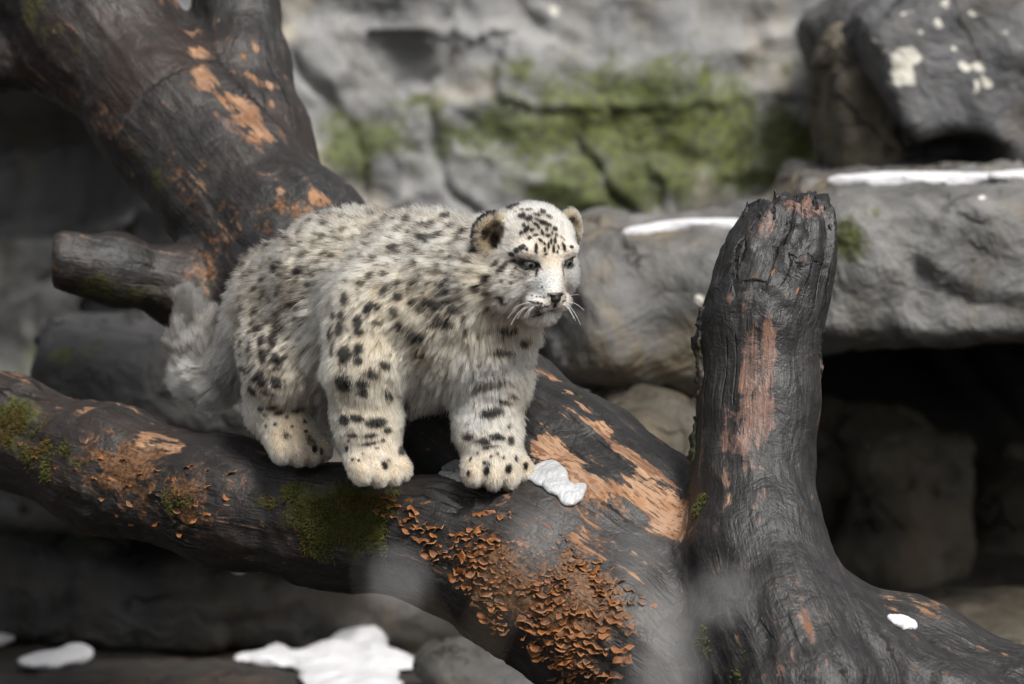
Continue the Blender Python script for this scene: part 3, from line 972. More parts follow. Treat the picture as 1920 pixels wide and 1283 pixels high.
def bark(pts, rad, seed, moss_w):
    cs = [P(*p) for p in pts]
    F = Field(np.min(cs, 0) - 0.05, np.max(cs, 0) + 0.05, 0.0042)
    for a, b in zip(cs[:-1], cs[1:]):
        F.cone(a, b, rad, rad, 0.01)
    V, Q = F.nets()
    N = normals(V, Q)
    V = V + N * (0.010 * fbm(V * [60, 60, 26], 4, seed) + 0.007 * fbm(V * 130, 3, seed + 1))[:, None]
    m = len(V)
    return mesh('bark_strip', V - np.array(tree.location), Q, MAT['wood'], TPART['stump'],
                attrs={'grain': V[:, [2, 0, 1]], 'peel': np.zeros(m), 'pink': np.zeros(m), 'moss': moss_w + 0.4 * fbm(V * 30, 3, 5), 'crust': 0.35 + 0.3 * fbm(V * 12, 2, 6)})
bark([(1322, 590, 5.95), (1314, 640, 5.94), (1316, 700, 5.93), (1322, 760, 5.92)], 0.011, 3, 0.35)
bark([(1310, 790, 5.93), (1306, 860, 5.92), (1306, 930, 5.91), (1312, 1000, 5.9), (1318, 1050, 5.88)], 0.011, 8, 0.45)
bark([(1526, 570, 5.99), (1534, 620, 5.98), (1530, 690, 5.97), (1528, 740, 5.97)], 0.008, 12, 0.15)
bark([(1555, 420, 6.0), (1544, 470, 6.0), (1528, 520, 6.0)], 0.007, 15, 0.0)
# ------------------------------------------------------------------ snow leopard cub
HEAD_D = 5.90
HS = S(HEAD_D)
HC = P(998, 484, HEAD_D)
ps, pp, pr = math.radians(27), math.radians(13), math.radians(3)
def cam3(r, u_, t):
    return r * RIGHT + u_ * UP - t * FWD          # right, up, towards the lens
hf = cam3(math.sin(ps) * math.cos(pp), -math.sin(pp), math.cos(ps) * math.cos(pp))
hs0 = cam3(math.cos(ps), 0, -math.sin(ps))
hu0 = cam3(math.sin(ps) * math.sin(pp), math.cos(pp), math.cos(ps) * math.sin(pp))
hs = hs0 * math.cos(pr) + hu0 * math.sin(pr)
hu = -hs0 * math.sin(pr) + hu0 * math.cos(pr)
HAX = np.array([hf, hs, hu])
def HL(f, s, u_):
    return HC + HS * (f * hf + s * hs + u_ * hu)
def hvec(f, s, u_):
    return f * hf + s * hs + u_ * hu

HEADING = unit(np.array([0.74, -0.67, 0.0]))
BACK = -HEADING
DOWN = np.array([0, 0, -1.0])
PR = []     # primitives: also carry fur flow, length and lift
def C(a, b, k=0.03, flow=None, ln=0.026, lift=0.35, tag=''):
    pa, ra = P(*a[:3]), a[3] * S(a[2])
    pb, rb = P(*b[:3]), b[3] * S(b[2])
    PR.append(dict(t='c', a=pa, b=pb, ra=ra, rb=rb, k=k, flow=unit(flow if flow is not None else BACK), ln=ln, lift=lift, tag=tag))
def E(c, axes, r, k=0.02, flow=None, ln=0.026, lift=0.35, tag='', sub=False):
    PR.append(dict(t='e', c=np.array(c), ax=np.array(axes), r=np.array(r), k=k, flow=unit(flow if flow is not None else BACK), ln=ln, lift=lift, tag=tag, sub=sub))

flank = BACK + 0.55 * DOWN
# torso
C((528, 540, 6.27, 72), (640, 552, 6.17, 116), 0.05, BACK + 0.45 * DOWN, 0.030, 0.42)
C((640, 552, 6.17, 116), (785, 575, 6.04, 122), 0.05, flank, 0.030, 0.40)
C((640, 500, 6.17, 86), (800, 496, 6.05, 72), 0.05, BACK, 0.028, 0.42)
C((660, 640, 6.12, 92), (800, 660, 6.03, 88), 0.05, flank + 0.6 * DOWN, 0.042, 0.30)
C((785, 575, 6.04, 118), (858, 604, 5.98, 94), 0.05, BACK * 0.4 + DOWN, 0.034, 0.35)
C((850, 600, 5.99, 92), (905, 625, 6.00, 78), 0.05, DOWN + 0.3 * BACK, 0.030, 0.32)
# neck and ruff
C((800, 508, 6.03, 84), (935, 492, 5.95, 80), 0.05, BACK + 0.5 * DOWN, 0.030, 0.42)
C((860, 560, 5.97, 80), (950, 545, 5.93, 58), 0.05, BACK * 0.5 + DOWN, 0.034, 0.30)
# near foreleg
C((700, 590, 5.99, 78), (680, 690, 5.96, 60), 0.05, DOWN + 0.35 * BACK, 0.022, 0.30, 'leg')
C((680, 690, 5.96, 60), (688, 790, 5.97, 50), 0.03, DOWN, 0.019, 0.30, 'leg')
C((688, 790, 5.97, 50), (700, 850, 5.96, 47), 0.03, DOWN + 0.25 * HEADING, 0.012, 0.32, 'leg')
# far foreleg
C((905, 625, 6.00, 74), (918, 715, 5.99, 59), 0.05, DOWN, 0.024, 0.30, 'leg')
C((918, 715, 5.99, 59), (914, 800, 5.98, 50), 0.03, DOWN, 0.019, 0.30, 'leg')
C((914, 800, 5.98, 50), (925, 855, 5.96, 47), 0.03, DOWN + 0.25 * HEADING, 0.012, 0.32, 'leg')
# near hind leg
C((520, 604, 6.23, 76), (540, 690, 6.15, 62), 0.05, DOWN + 0.7 * BACK, 0.026, 0.35)
C((540, 690, 6.15, 66), (520, 765, 6.18, 46), 0.04, DOWN + 0.3 * BACK, 0.020, 0.32, 'leg')
C((520, 765, 6.18, 46), (545, 815, 6.14, 44), 0.03, DOWN + 0.3 * HEADING, 0.012, 0.32, 'leg')
# far hind leg
C((585, 620, 6.36, 76), (640, 710, 6.31, 58), 0.05, DOWN, 0.024, 0.3)
C((640, 710, 6.31, 58), (640, 770, 6.33, 44), 0.03, DOWN, 0.018, 0.3, 'leg')
C((640, 770, 6.33, 44), (672, 818, 6.29, 42), 0.03, DOWN, 0.012, 0.3, 'leg')
# tail: thick, folded back up on itself
TAIL = [(474, 600, 6.34, 38), (440, 676, 6.37, 37), (408, 712, 6.385, 35), (374, 698, 6.39, 33), (364, 650, 6.385, 30), (364, 610, 6.38, 25), (354, 578, 6.38, 15)]
for a, b in zip(TAIL[:-1], TAIL[1:]):
    C(a, b, 0.015, P(*b[:3]) - P(*a[:3]), 0.032, 0.28, 'tail')
# paws
def paw(px, py, d, toe_dir, spread, size, nm):
    s = S(d)
    c = P(px, py, d)
    f = unit(toe_dir)
    side = unit(np.cross(f, [0, 0, 1.0]))
    upv = np.cross(side, f)
    ax = np.array([f, side, upv])
    E(c - f * 2 * s * size, ax, np.array([44, 52, 31]) * s * size, 0.012, f + 0.3 * DOWN, 0.009, 0.35, 'paw')
    out = []
    for i in (-1.5, -0.5, 0.5, 1.5):
        t = c + (f * (40 - 7 * i * i) + side * spread * i - upv * 7) * s * size
        E(t, ax, np.array([29, 16.5, 21]) * s * size, 0.0095, f + 0.7 * DOWN, 0.0085, 0.35, 'paw')
        out.append(t)
    return out
paw(702, 862, 5.95, (0.50, -0.80, -0.34), 28, 1.0, 'near fore')
paw(928, 867, 5.955, (0.26, -0.92, -0.28), 30, 1.06, 'far fore')
paw(556, 826, 6.13, (0.42, -0.86, -0.30), 27, 0.98, 'near hind')
paw(680, 824, 6.27, (0.55, -0.80, -0.2), 27, 0.95, 'far hind')
# head
FUR_F = 0.009
def HE(f, s, u_, rf, rs, ru, k=0.012, ln=FUR_F, lift=0.3, tag='head', ax=None, sub=False, flow=None):
    E(HL(f, s, u_), HAX if ax is None else ax, np.array([rf, rs, ru]) * HS, k, flow, ln, lift, tag, sub)
HE(-6, 0, 22, 80, 76, 74, ln=0.013, lift=0.45)                 # skull
HE(18, 0, -20, 62, 71, 57, ln=0.014)                          # face mass
for sg in (-1, 1):
    HE(10, sg * (48 if sg < 0 else 44), -38 if sg < 0 else -30, 48, 38 if sg < 0 else 34, 42 if sg < 0 else 36, ln=0.023 if sg < 0 else 0.015, lift=0.42)      # cheeks
    HE(-22, sg * (54 if sg < 0 else 44), -48, 46, 36, 46, ln=0.028, lift=0.35)
HE(-34, -86, -46, 42, 42, 52, ln=0.034, lift=0.45)     # cheek ruff
HE(46, 0, 22, 34, 50, 34, ln=0.006)                           # brow mass
HE(58, 0, -32, 36, 33, 36, ln=0.005)                          # muzzle root
HE(73, 0, -55, 31, 28, 25, ln=0.0055)                         # muzzle
for sg in (-1, 1):
    HE(75, sg * 20, -66, 26, 24, 18, 0.006, ln=0.005, lift=0.3)   # whisker pads
HE(58, 0, -95, 26, 21, 15, 0.012, ln=0.009, lift=0.3)         # chin
HE(36, 0, -84, 38, 31, 24, 0.014, ln=0.014)                   # jaw
C_a, C_b = HL(54, 0, 10), HL(86, 0, -46)                      # bridge of the nose
PR.append(dict(t='c', a=C_a, b=C_b, ra=27 * HS, rb=20 * HS, k=0.010, flow=BACK, ln=0.0035, lift=0.25, tag='head'))
EYES = []
for sg in (-1, 1):
    ec = HL(59, sg * 37, 5)
    look = unit(hvec(0.93, sg * 0.34, -0.10))
    HE(53, sg * 38, 28, 26, 24, 14, 0.010, ln=0.006)          # brow over the eye
    E(ec, HAX, np.array([17, 18.5, 16]) * HS, 0.006, None, 0.004, 0.25, 'head')       # lids
    EYES.append((ec, look, sg))
for ec, look, sg in EYES:
    side = unit(np.cross(look, hu)); upv = np.cross(side, look)
    tl = math.radians(-7 * sg)
    side2 = side * math.cos(tl) + upv * math.sin(tl); upv2 = np.cross(side2, look)
    E(ec + look * 15 * HS - hu * 1.0 * HS, np.array([look, side2, upv2]), np.array([14, 17.0, 6.6]) * HS, 0.0015, tag='cut', sub=True)
# mouth cleft
for sg in (-1, 1):
    an_ = math.radians(-20 * sg)
    s_ = hs * math.cos(an_) + hu * math.sin(an_); u__ = -hs * math.sin(an_) + hu * math.cos(an_)
    E(HL(82, sg * 17, -84), np.array([hf, s_, u__]), np.array([28, 20, 2.6]) * HS, 0.003, tag='cut', sub=True)
# ears
EARS = []
for sg in (-1, 1):
    c = HL(-12, sg * 75, 42 if sg < 0 else 47)
    nrm = unit(hvec(0.90, sg * (0.22 if sg < 0 else 0.42), 0.05))
    upv = unit(hvec(-0.05, sg * 0.28, 1.0)); upv = unit(upv - nrm * (upv @ nrm))
    sd_ = np.cross(upv, nrm)
    ax = np.array([nrm, sd_, upv])
    E(c, ax, np.array([15, 40, 43]) * HS, 0.006, upv, 0.006, 0.4, 'ear')
    EARS.append((c, ax, sg))
for c, ax, sg in EARS:
    E(c + (ax[0] * 15 - ax[2] * 3) * HS, ax, np.array([20, 31, 34]) * HS, 0.003, tag='cut', sub=True)

lo = np.min([np.minimum(p['a'] - p['ra'], p['b'] - p['rb']) if p['t'] == 'c' else p['c'] - p['r'].max() for p in PR], 0) - 0.03
hi = np.max([np.maximum(p['a'] + p['ra'], p['b'] + p['rb']) if p['t'] == 'c' else p['c'] + p['r'].max() for p in PR], 0) + 0.03
BF = Field(lo, hi, 0.0027)
for p in PR:
    if p['t'] == 'c':
        BF.cone(p['a'], p['b'], p['ra'], p['rb'], p['k'])
    else:
        BF.ell(p['c'], p['ax'], p['r'], p['k'], p.get('sub', False))
BV, BQ = BF.nets()
del BF
BN = normals(BV, BQ)
# loose winter coat: soft folds over the big masses, none on the face and feet
def pdist(p, X):
    if p['t'] == 'c':
        ab = p['b'] - p['a']; t = np.clip(((X - p['a']) @ ab) / (ab @ ab), 0, 1)
        return np.linalg.norm(X - p['a'] - t[:, None] * ab, axis=1) - (p['ra'] + t * (p['rb'] - p['ra']))
    q = (X - p['c']) @ p['ax'].T
    k0 = np.linalg.norm(q / p['r'], axis=1); k1 = np.linalg.norm(q / p['r'] ** 2, axis=1) + 1e-9
    return k0 * (k0 - 1) / k1
def regions(X):
    """fur flow, length, lift and share of head / paw / leg / tail / ear at points on the coat"""
    W = np.zeros(len(X)); fl = np.zeros((len(X), 3)); ln = np.zeros(len(X)); li = np.zeros(len(X))
    tags = {t: np.zeros(len(X)) for t in ('head', 'paw', 'leg', 'tail', 'ear')}
    for p in PR:
        if p['tag'] == 'cut':
            continue
        sg = 0.004 if p['tag'] in ('head', 'paw', 'ear', 'tail') else 0.014
        w = np.exp(-np.clip(pdist(p, X), -0.002, 1) / sg) + 1e-9
        W += w; fl += w[:, None] * p['flow']; ln += w * p['ln']; li += w * p['lift']
        if p['tag'] in tags:
            tags[p['tag']] += w
    return unit(fl), ln / W, li / W, {t: v_ / W for t, v_ in tags.items()}
flowv, lenv, liftv, tagv = regions(BV)
soft = np.clip(1 - tagv['tail'] - tagv['head'] * 1.2 - tagv['paw'] - tagv['ear'] - 0.6 * tagv['leg'], 0, 1)
BV = BV + BN * (soft * (0.010 * fbm(BV * 13, 3, 91) + 0.004 * fbm(BV * 40, 2, 92)))[:, None]
BN = normals(BV, BQ)
body_bvh = bvh_of(BV, BQ)

# --- coat pattern -----------------------------------------------------------
# (x, y, rx, ry, turn, darkness) measured on the animal in the photograph
SP = """635 619 8 12 0 1;644 666 13 18 0 1;671 655 8 11 10 1;671 677 9 9 0 1;705 649 13 14 20 1;688 577 7 14 35 1;669 603 8 12 10 1;672 622 9 7 0 1;643 561 8 11 10 .9;638 592 7 8 0 1;621 592 7 7 0 .7;615 627 6 12 10 .7;619 655 5 13 5 .9
704 575 6 6 0 1;705 606 10 7 0 1;738 585 9 9 0 1;743 530 6 10 15 .9;743 555 9 8 0 .9;719 546 7 13 35 1;749 614 11 10 20 1;775 635 13 13 30 1;786 670 13 7 0 1;771 563 5 5 0 .8;777 580 4 4 0 .8;796 571 6 6 0 .8;724 687 11 8 20 .9;733 666 4 4 0 .7;655 633 4 4 0 1;697 704 13 8 20 1;641 720 14 17 -20 1;679 722 11 9 0 1;679 738 10 9 0 1
719 514 8 7 0 .7;690 513 10 6 -20 .6;674 530 9 8 0 .5;643 527 8 6 0 .4;736 461 14 5 0 .7;777 468 6 6 0 .7;776 500 4 10 0 .6;784 516 8 4 40 .6;786 443 9 5 0 .7
509 502 12 9 0 .7;555 510 11 8 -20 .75;566 474 6 6 0 .5;518 440 14 8 0 .45;490 546 9 9 0 .5;515 542 8 10 10 .6;474 586 10 8 0 .5;546 564 12 10 0 .45;474 614 11 8 0 .8;487 639 8 15 0 .9;509 636 10 16 15 1;490 667 8 14 -10 1;518 675 8 13 -15 1;460 652 6 10 0 .8;487 711 9 14 -15 1;518 718 10 12 -20 1;515 608 9 8 0 .5;500 561 7 9 0 .5;524 580 9 7 0 .5;565 555 9 7 0 .35;540 455 8 6 0 .4;600 440 9 6 0 .35;640 430 8 6 0 .35;590 490 8 6 0 .3
462 651 7 9 0 .8;467 735 10 10 -20 1;498 740 11 5 15 1;507 766 12 4 -10 1;522 775 9 4 -10 1;562 769 12 4 -10 1;538 782 4 4 0 1;573 789 4 4 0 1;515 795 4 4 0 1;548 799 3 3 0 1;575 808 4 3 0 1;487 769 6 5 0 .9;495 779 5 3 0 .9;497 800 3 4 0 1;590 842 5 7 0 .7;604 848 4 6 0 .6
646 789 10 9 25 1;668 786 12 7 10 1;706 793 18 8 -5 1;728 808 7 6 0 1;661 818 11 4 5 1;693 818 12 4 -5 1;653 828 5 3 0 1;690 833 15 3 -10 1;648 841 5 6 0 1;719 826 4 4 0 .9;708 766 4 3 0 .7;730 744 8 11 -30 .9;754 846 6 8 0 .9;723 873 5 8 0 .9;659 861 3 3 0 .8;672 862 3 3 0 .7;708 840 5 2 0 .8;680 851 3 2 0 .7
941 664 25 6 5 1;989 647 10 9 0 1;923 775 19 9 -10 1;876 820 11 7 -20 1;903 828 13 6 0 1;934 820 14 6 10 1;876 795 6 3 0 .8;950 757 15 4 15 1;967 746 8 3 20 .9;960 826 8 8 0 .8;956 800 4 5 0 .9;910 840 6 3 0 .8;928 837 10 2 0 .8;915 726 30 8 -8 .6;893 732 16 6 -45 .6;960 722 18 3 35 .5;940 705 16 3 -30 .3;881 859 2.5 5 10 .9;908 868 4 4 -20 .8;934 851 3 3 0 .8;912 884 5 8 10 .9;954 879 6 9 0 1;987 873 4 9 5 1;969 860 3 6 0 .9;876 888 4 6 10 .9;897 686 6 6 0 .5;895 850 3 3 0 .6;920 856 3 3 0 .6;945 858 2 4 0 .6
822 535 8 7 0 .9;832 549 10 8 0 1;807 573 23 8 5 1;795 562 7 8 0 1;847 584 10 10 10 1;836 607 21 10 25 1;785 632 9 9 0 1;890 542 8 8 30 .9;910 552 9 4 0 1;911 522 11 7 -35 1;935 507 6 10 35 1;945 497 5 8 20 1;927 492 10 5 -35 .9;935 561 7 6 0 .9;941 572 8 6 0 .8;910 581 6 6 0 .6;938 526 4 4 0 .8;957 531 4 4 0 .9;957 477 6 4 20 1;959 490 8 3 0 1;966 470 5 5 -20 1;979 462 7 5 -30 1;988 467 3 4 0 .9;1006 465 3.2 10 0 1;993 445 4 4 0 1;1004 440 5 3 -10 1
955 385 8 7 20 .9;967 382 6 5 0 .8;977 390 6 4 0 .9;992 389 7 4 0 .9;978 402 7 6 0 1;992 407 6 7 0 .9;1007 399 8 4 20 1;1019 394 5 7 0 1;1031 404 7 5 20 1;1007 409 5 3 30 .9;1021 416 8 5 20 1;1004 419 6 3 40 .9;987 429 4 7 30 1;981 421 3 4 20 .9;998 430 3.5 3.5 0 1;1026 429 3.5 4 0 1;1031 420 5 4 0 1;1043 427 5 5 20 1;1044 440 3 3 0 1;1042 450 3 6 0 1;1028 441 5 4 20 1;1017 435 2.2 6 -15 .9;1014 450 6 2 40 1;1021 456 2 4 -20 .9;1039 466 2.2 7 0 1;1048 463 2.2 5 -20 .9;1058 462 3.2 8 -15 1;1057 445 6 2 35 .9;1046 472 2.5 3 0 .9;1073 462 4 4 0 .9;1022 468 2 5 0 .9;1024 477 3.5 2 -20 .9;1029 460 2 7 0 .9;1034 452 2 5 0 .8;965 394 4 3 0 .7;920 394 9 4 -20 .7;1010 426 3 3 0 .8;976 436 3 4 20 .8;1036 436 2 4 0 .8
807 417 9 9 0 .8;835 402 9 6 0 .7;840 420 6 6 0 .8;825 432 6 7 0 .8;865 432 12 7 -40 .7;855 447 8 5 -40 .6;787 420 8 7 0 .7;800 442 15 6 10 .6;780 470 6 6 0 .6;870 485 9 9 0 .6;850 470 8 5 0 .4;900 405 8 4 -30 .5;760 412 8 6 0 .5;740 425 9 5 0 .4;710 420 8 5 0 .35;820 500 7 5 0 .4;845 515 6 5 0 .4;800 530 6 5 0 .5;765 540 5 5 0 .5
955 625 17 8 5 1;916 624 10 5 0 .9;872 627 5 9 0 .7;895 633 5 4 0 .6;940 640 6 4 0 .6
997 554 2.2 2 0 1;1006 556 2.2 2 0 1;1013 557 2 1.8 0 1;1020 558 2 1.8 0 1;996 567 7 2 15 1;1008 568 3 2.6 0 1;1015 569 2.6 2.4 0 1;1013 575 3 2 0 1;1022 575 2.6 2 0 .9;1005 577 4 2 0 .9;1000 584 14 2 -8 1;1012 580 8 2 -15 1;1027 576 5 2 -25 .9;1016 539 2 2 0 .9;966 502 3 4 40 .8;1006 511 2.4 10 14 1;1003 499 3 4 0 .9;966 520 3 3 0 .6;960 512 4 3 0 .5;990 538 2 2 0 .5;972 516 15 11 0 .22;1058 507 1.6 12 -8 .8;1057 553 1.8 1.6 0 .9;1062 557 1.8 1.6 0 .9;1058 565 5 1.5 -20 .7"""
SPOTS = [tuple(map(float, it.split())) for it in SP.replace('\n', ';').split(';')]
mr = random.Random(21)
MPOLY = [(450, 480), (520, 415), (600, 395), (720, 400), (860, 405), (885, 470), (860, 590), (800, 620), (740, 520), (690, 490), (620, 500), (570, 560), (560, 640), (530, 700), (450, 720), (440, 600)]
def in_poly(poly, x, y):
    c = False
    j = len(poly) - 1
    for i in range(len(poly)):
        (xi, yi), (xj, yj) = poly[i], poly[j]
        if (yi > y) != (yj > y) and x < (xj - xi) * (y - yi) / (yj - yi) + xi:
            c = not c
        j = i
    return c
mott = []
for _ in range(2500):
    x, y = mr.uniform(435, 885), mr.uniform(390, 725)
    if in_poly(MPOLY, x, y) and all((x - q[0]) ** 2 + (y - q[1]) ** 2 > 15 ** 2 for q in mott):
        rear = max(0.0, min(1.0, (600 - x) / 120.0))
        r0 = mr.uniform(2.8, 5.2)
        mott.append((x, y, r0 * mr.uniform(1.1, 2.2), r0 * mr.uniform(.7, 1.0), mr.uniform(-35, 25) - 40 * rear, mr.uniform(.5, .9) + 0.2 * rear))
SPOTS += mott
spots = []
def lay_spots(PT):
    """put every measured spot on the outer surface of the coat"""
    Z = PT[:, 2:].reshape(-1, 3)
    ux, uy, ud = project(Z)
    front = {}
    for x, y, rx, ry, an, dk in SPOTS:
        hit, nn = cast(body_bvh, x, y)
        m = np.where((np.abs(ux - x) < 3.5) & (np.abs(uy - y) < 3.5))[0]
        if len(m) >= 6:
            z = np.sort(ud[m])[1:9]
            c = P(x, y, float(np.median(z)))
        elif hit is not None:
            c = hit
        else:
            continue
        nn = -FWD if nn is None else unit(nn * 0.4 - FWD * 0.6)
        s = S((c - CAM) @ FWD)
        a = math.radians(an)
        e1 = math.cos(a) * RIGHT - math.sin(a) * UP
        e2 = math.sin(a) * RIGHT + math.cos(a) * UP
        e1 = unit(e1 - nn * (e1 @ nn)); e2 = unit(e2 - nn * (e2 @ nn))
        spots.append((c, e1, e2, nn, rx * s, ry * s, min(1.0, dk * 1.3 + 0.18)))
# the side that faces away: spots scattered at the same spacing
rs = np.random.default_rng(5)
away = np.where((BN @ FWD > 0.25) & (tagv['head'] < 0.4) & (tagv['tail'] < 0.4))[0]
kept = []
for i in rs.permutation(away)[:6000]:
    if all(((BV[i] - q) ** 2).sum() > 0.034 ** 2 for q in kept):
        kept.append(BV[i])
        nn = BN[i]
        e1 = unit(np.cross(nn, [0, 0, 1.0]) + 1e-6); e2 = np.cross(nn, e1)
        r0 = rs.uniform(0.006, 0.011)
        spots.append((BV[i], e1, e2, nn, r0, r0 * rs.uniform(.8, 1.4), rs.uniform(.5, 1)))

def bblob(X, lst):
    cs = []
    for (x, y, r, w) in lst:
        c, _ = cast(body_bvh, x, y)
        if c is not None:
            cs.append((c, r * S((c - CAM) @ FWD), w))
    return blobs(X, cs)
CREAM = np.array([0.85, 0.645, 0.42]); WHITE = np.array([0.92, 0.875, 0.79]); GREY = np.array([0.30, 0.275, 0.245]); DARK = np.array([0.006, 0.0055, 0.005])
TAN = np.array([0.40, 0.335, 0.25])

def coat(X, Nn, tags):
    """base colour of the coat at points X"""
    base = np.tile(CREAM, (len(X), 1))
    n1 = fbm(X * 24, 3, 71)[:, None]
    base = base * (1 + 0.18 * n1)
    def to(col, w):
        nonlocal base
        w = np.clip(w, 0, 1)[:, None]
        base = base * (1 - w) + col * w
    up = smooth(Nn[:, 2], 0.1, 0.9)
    to(np.array([0.82, 0.70, 0.53]), 0.6 * up * (1 - tags['head']))
    to(WHITE, bblob(X, [(588, 620, 40, .6), (600, 560, 40, .5), (610, 520, 30, .4), (800, 740, 45, .7), (770, 700, 40, .3), (880, 700, 45, .6), (860, 760, 40, .7), (890, 790, 30, .5), (930, 700, 40, .4), (740, 480, 40, .4), (800, 470, 40, .4), (850, 490, 40, .35), (930, 760, 40, .3), (930, 860, 60, .45), (700, 860, 60, .3), (560, 850, 50, .35), (930, 800, 40, .35), (970, 680, 40, .4)]))
    to(WHITE, tags['head'] * 0.55)
    to(np.array([0.80, 0.80, 0.79]), bblob(X, [(1036, 530, 26, .8), (1030, 590, 24, .9), (1010, 525, 24, .7), (1075, 510, 22, .7), (1000, 555, 26, .6), (1005, 480, 14, .4)]))
    to(np.array([0.74, 0.54, 0.33]), bblob(X, [(890, 520, 42, .7), (900, 560, 40, .5), (930, 540, 30, .4), (760, 600, 70, .35), (800, 660, 60, .45), (660, 600, 60, .25), (690, 700, 50, .3), (545, 800, 40, .35), (660, 660, 50, .3), (500, 640, 50, .25)]))
    to(GREY, bblob(X, [(452, 640, 40, .5), (470, 560, 40, .45), (455, 720, 40, .55), (500, 470, 50, .3), (480, 690, 40, .35), (560, 410, 70, .25), (560, 700, 30, .3), (570, 740, 26, .4), (940, 450, 18, .5)]))
    to(np.array([0.46, 0.44, 0.415]) * (1 + 0.7 * fbm(X * 22, 2, 76))[:, None], tags['tail'] * 0.9)
    ear = np.clip(tags['ear'] * 1.3, 0, 1)
    for c, ax, sg in EARS:
        q = (X - c) / HS
        nd, qs, qu = q @ ax[0], q @ ax[1], q @ ax[2]
        near = smooth(np.linalg.norm(q, axis=1), 66, 48)
        rho = np.sqrt((qs / 40) ** 2 + (qu / 43) ** 2)
        back = np.maximum(smooth(Nn @ ax[0], 0.15, -0.3), smooth(rho + 0.12 * (Nn @ ax[0] < 0.5), 0.97, 1.05))
        img_left = -(q @ RIGHT)
        blk = back * (smooth(img_left, -12, 2) if sg < 0 else smooth(img_left * 0.8 + q @ UP * 0.6, 12, 26) * smooth(Nn @ ax[0], 0.9, 0.4))
        to(TAN, near * ear * 0.9)
        deep = np.linalg.norm(np.stack([q @ RIGHT - 0, q @ UP + 8], 1) / [12, 20], axis=1)
        to(np.array([0.02, 0.017, 0.013]), near * (1 - back) * smooth(deep, 1.3, 0.5) * smooth(nd, 12, 3))
        to(np.array([0.012, 0.011, 0.011]), near * ear * blk)
    return base

def spot_dark(R0, PT, jit):
    """darkness 0..1 of every hair point; R0 roots (N,3), PT points (N,K,3)"""
    N_, K_ = PT.shape[:2]
    dark = np.zeros((N_, K_))
    R32 = R0.astype(np.float32)
    shape = 0.34 * fbm(PT[:, K_ // 2] * 95, 2, 79) - 0.06
    for c, e1, e2, nn, rx, ry, dk in spots:
        small = min(1.0, max(rx, ry) / (7 * HS))
        grow = 1.0 + 0.14 * small
        rx, ry = rx * grow, ry * grow
        rm = max(rx, ry) * 1.5 + 0.05
        d0 = R32 - c.astype(np.float32)
        m = np.where((d0 * d0).sum(1) < rm * rm)[0]
        if not len(m):
            continue
        d = PT[m] - c
        dd_ = d @ nn
        dn = np.maximum(dd_ - 0.025, -dd_ - 0.030)
        q = np.sqrt((d @ e1 / rx) ** 2 + (d @ e2 / ry) ** 2 + (np.maximum(dn, 0) / (0.6 * max(rx, ry) + 0.006)) ** 2)
        dark[m] = np.maximum(dark[m], dk * smooth(q + (jit[m] * (0.4 + 0.6 * small) + shape[m] * small)[:, None], 1.10, 0.88))
    return dark

def eye_q(X):
    r = np.full(len(X), 99.0)
    for ec, look, sg in EYES:
        side = unit(np.cross(look, hu)); upv = np.cross(side, look)
        tl = math.radians(-7 * sg)
        side2 = side * math.cos(tl) + upv * math.sin(tl); upv2 = np.cross(side2, look)
        d = (X - ec + hu * 1.0 * HS) / HS
        q = np.sqrt((d @ side2 / 19.0) ** 2 + (d @ upv2 / 8.6) ** 2)
        q = np.where(d @ look > 0, q, 99)
        r = np.minimum(r, q)
    return r
eye_near = eye_q(BV)
cub = empty('snow_leopard', P(740, 900, 6.05))
meta(cub, 'snow leopard cub with black spots standing on the mossy log', 'snow leopard')
cl = np.array(cub.location)

# --- fur ------------------------------------------------------------------
NF = 330000
fine_w = 1 + 1.6 * tagv['head'] + 0.8 * tagv['paw'] + 0.8 * tagv['ear'] + 0.3 * tagv['leg'] + 2.2 * tagv['tail']
fine_w *= 1 - 0.98 * (eye_near < 1.17)
nose_c = HL(101, 0, -52)
fine_w *= 1 - 0.97 * (np.linalg.norm((BV - nose_c) @ HAX.T / (HS * np.array([14, 17, 12])), axis=1) < 1)
tri, bar = sample_surface(BV, BQ, fine_w, NF)
X0 = interp(BV, tri, bar); N0 = unit(interp(BN, tri, bar))
flow, ln, lift, tg = regions(X0)
# on the head the hair runs away from the nose
hw = np.clip(tg['head'] * 1.3, 0, 1)[:, None]
flow = unit(flow * (1 - hw) + unit(X0 - HL(108, 0, -45) + 0.02 * DOWN) * hw)
ew = np.clip(tg['ear'] * 1.2, 0, 1)[:, None]
eo = np.zeros_like(X0)
for c, ax, sg in EARS:
    q = X0 - c
    m = np.linalg.norm(q, axis=1) < 70 * HS
    eo[m] = q[m] + 0.02 * ax[2]
flow = np.where((np.linalg.norm(eo, axis=1) > 0)[:, None], unit(flow * (1 - ew) + unit(eo) * ew), flow)
# slow swirls in the coat
sw = np.stack([fbm(X0 * 9, 2, 101), fbm(X0 * 9, 2, 102), fbm(X0 * 9, 2, 103)], 1)
long_w = smooth(ln, 0.012, 0.028)[:, None]
flow = flow + 0.42 * sw * (0.25 + 0.75 * long_w)
tan = unit(flow - N0 * (flow * N0).sum(1, keepdims=True))
rv = RNG.normal(size=(NF, 3))
lf = np.clip(lift + 0.10 * RNG.normal(size=NF), 0.08, 0.9)[:, None]
dir0 = unit(tan * (1 - lf) + N0 * lf + 0.085 * rv)
ln = ln * (0.72 + 0.4 * RNG.random(NF)) * (1 + 0.25 * fbm(X0 * 30, 2, 104))
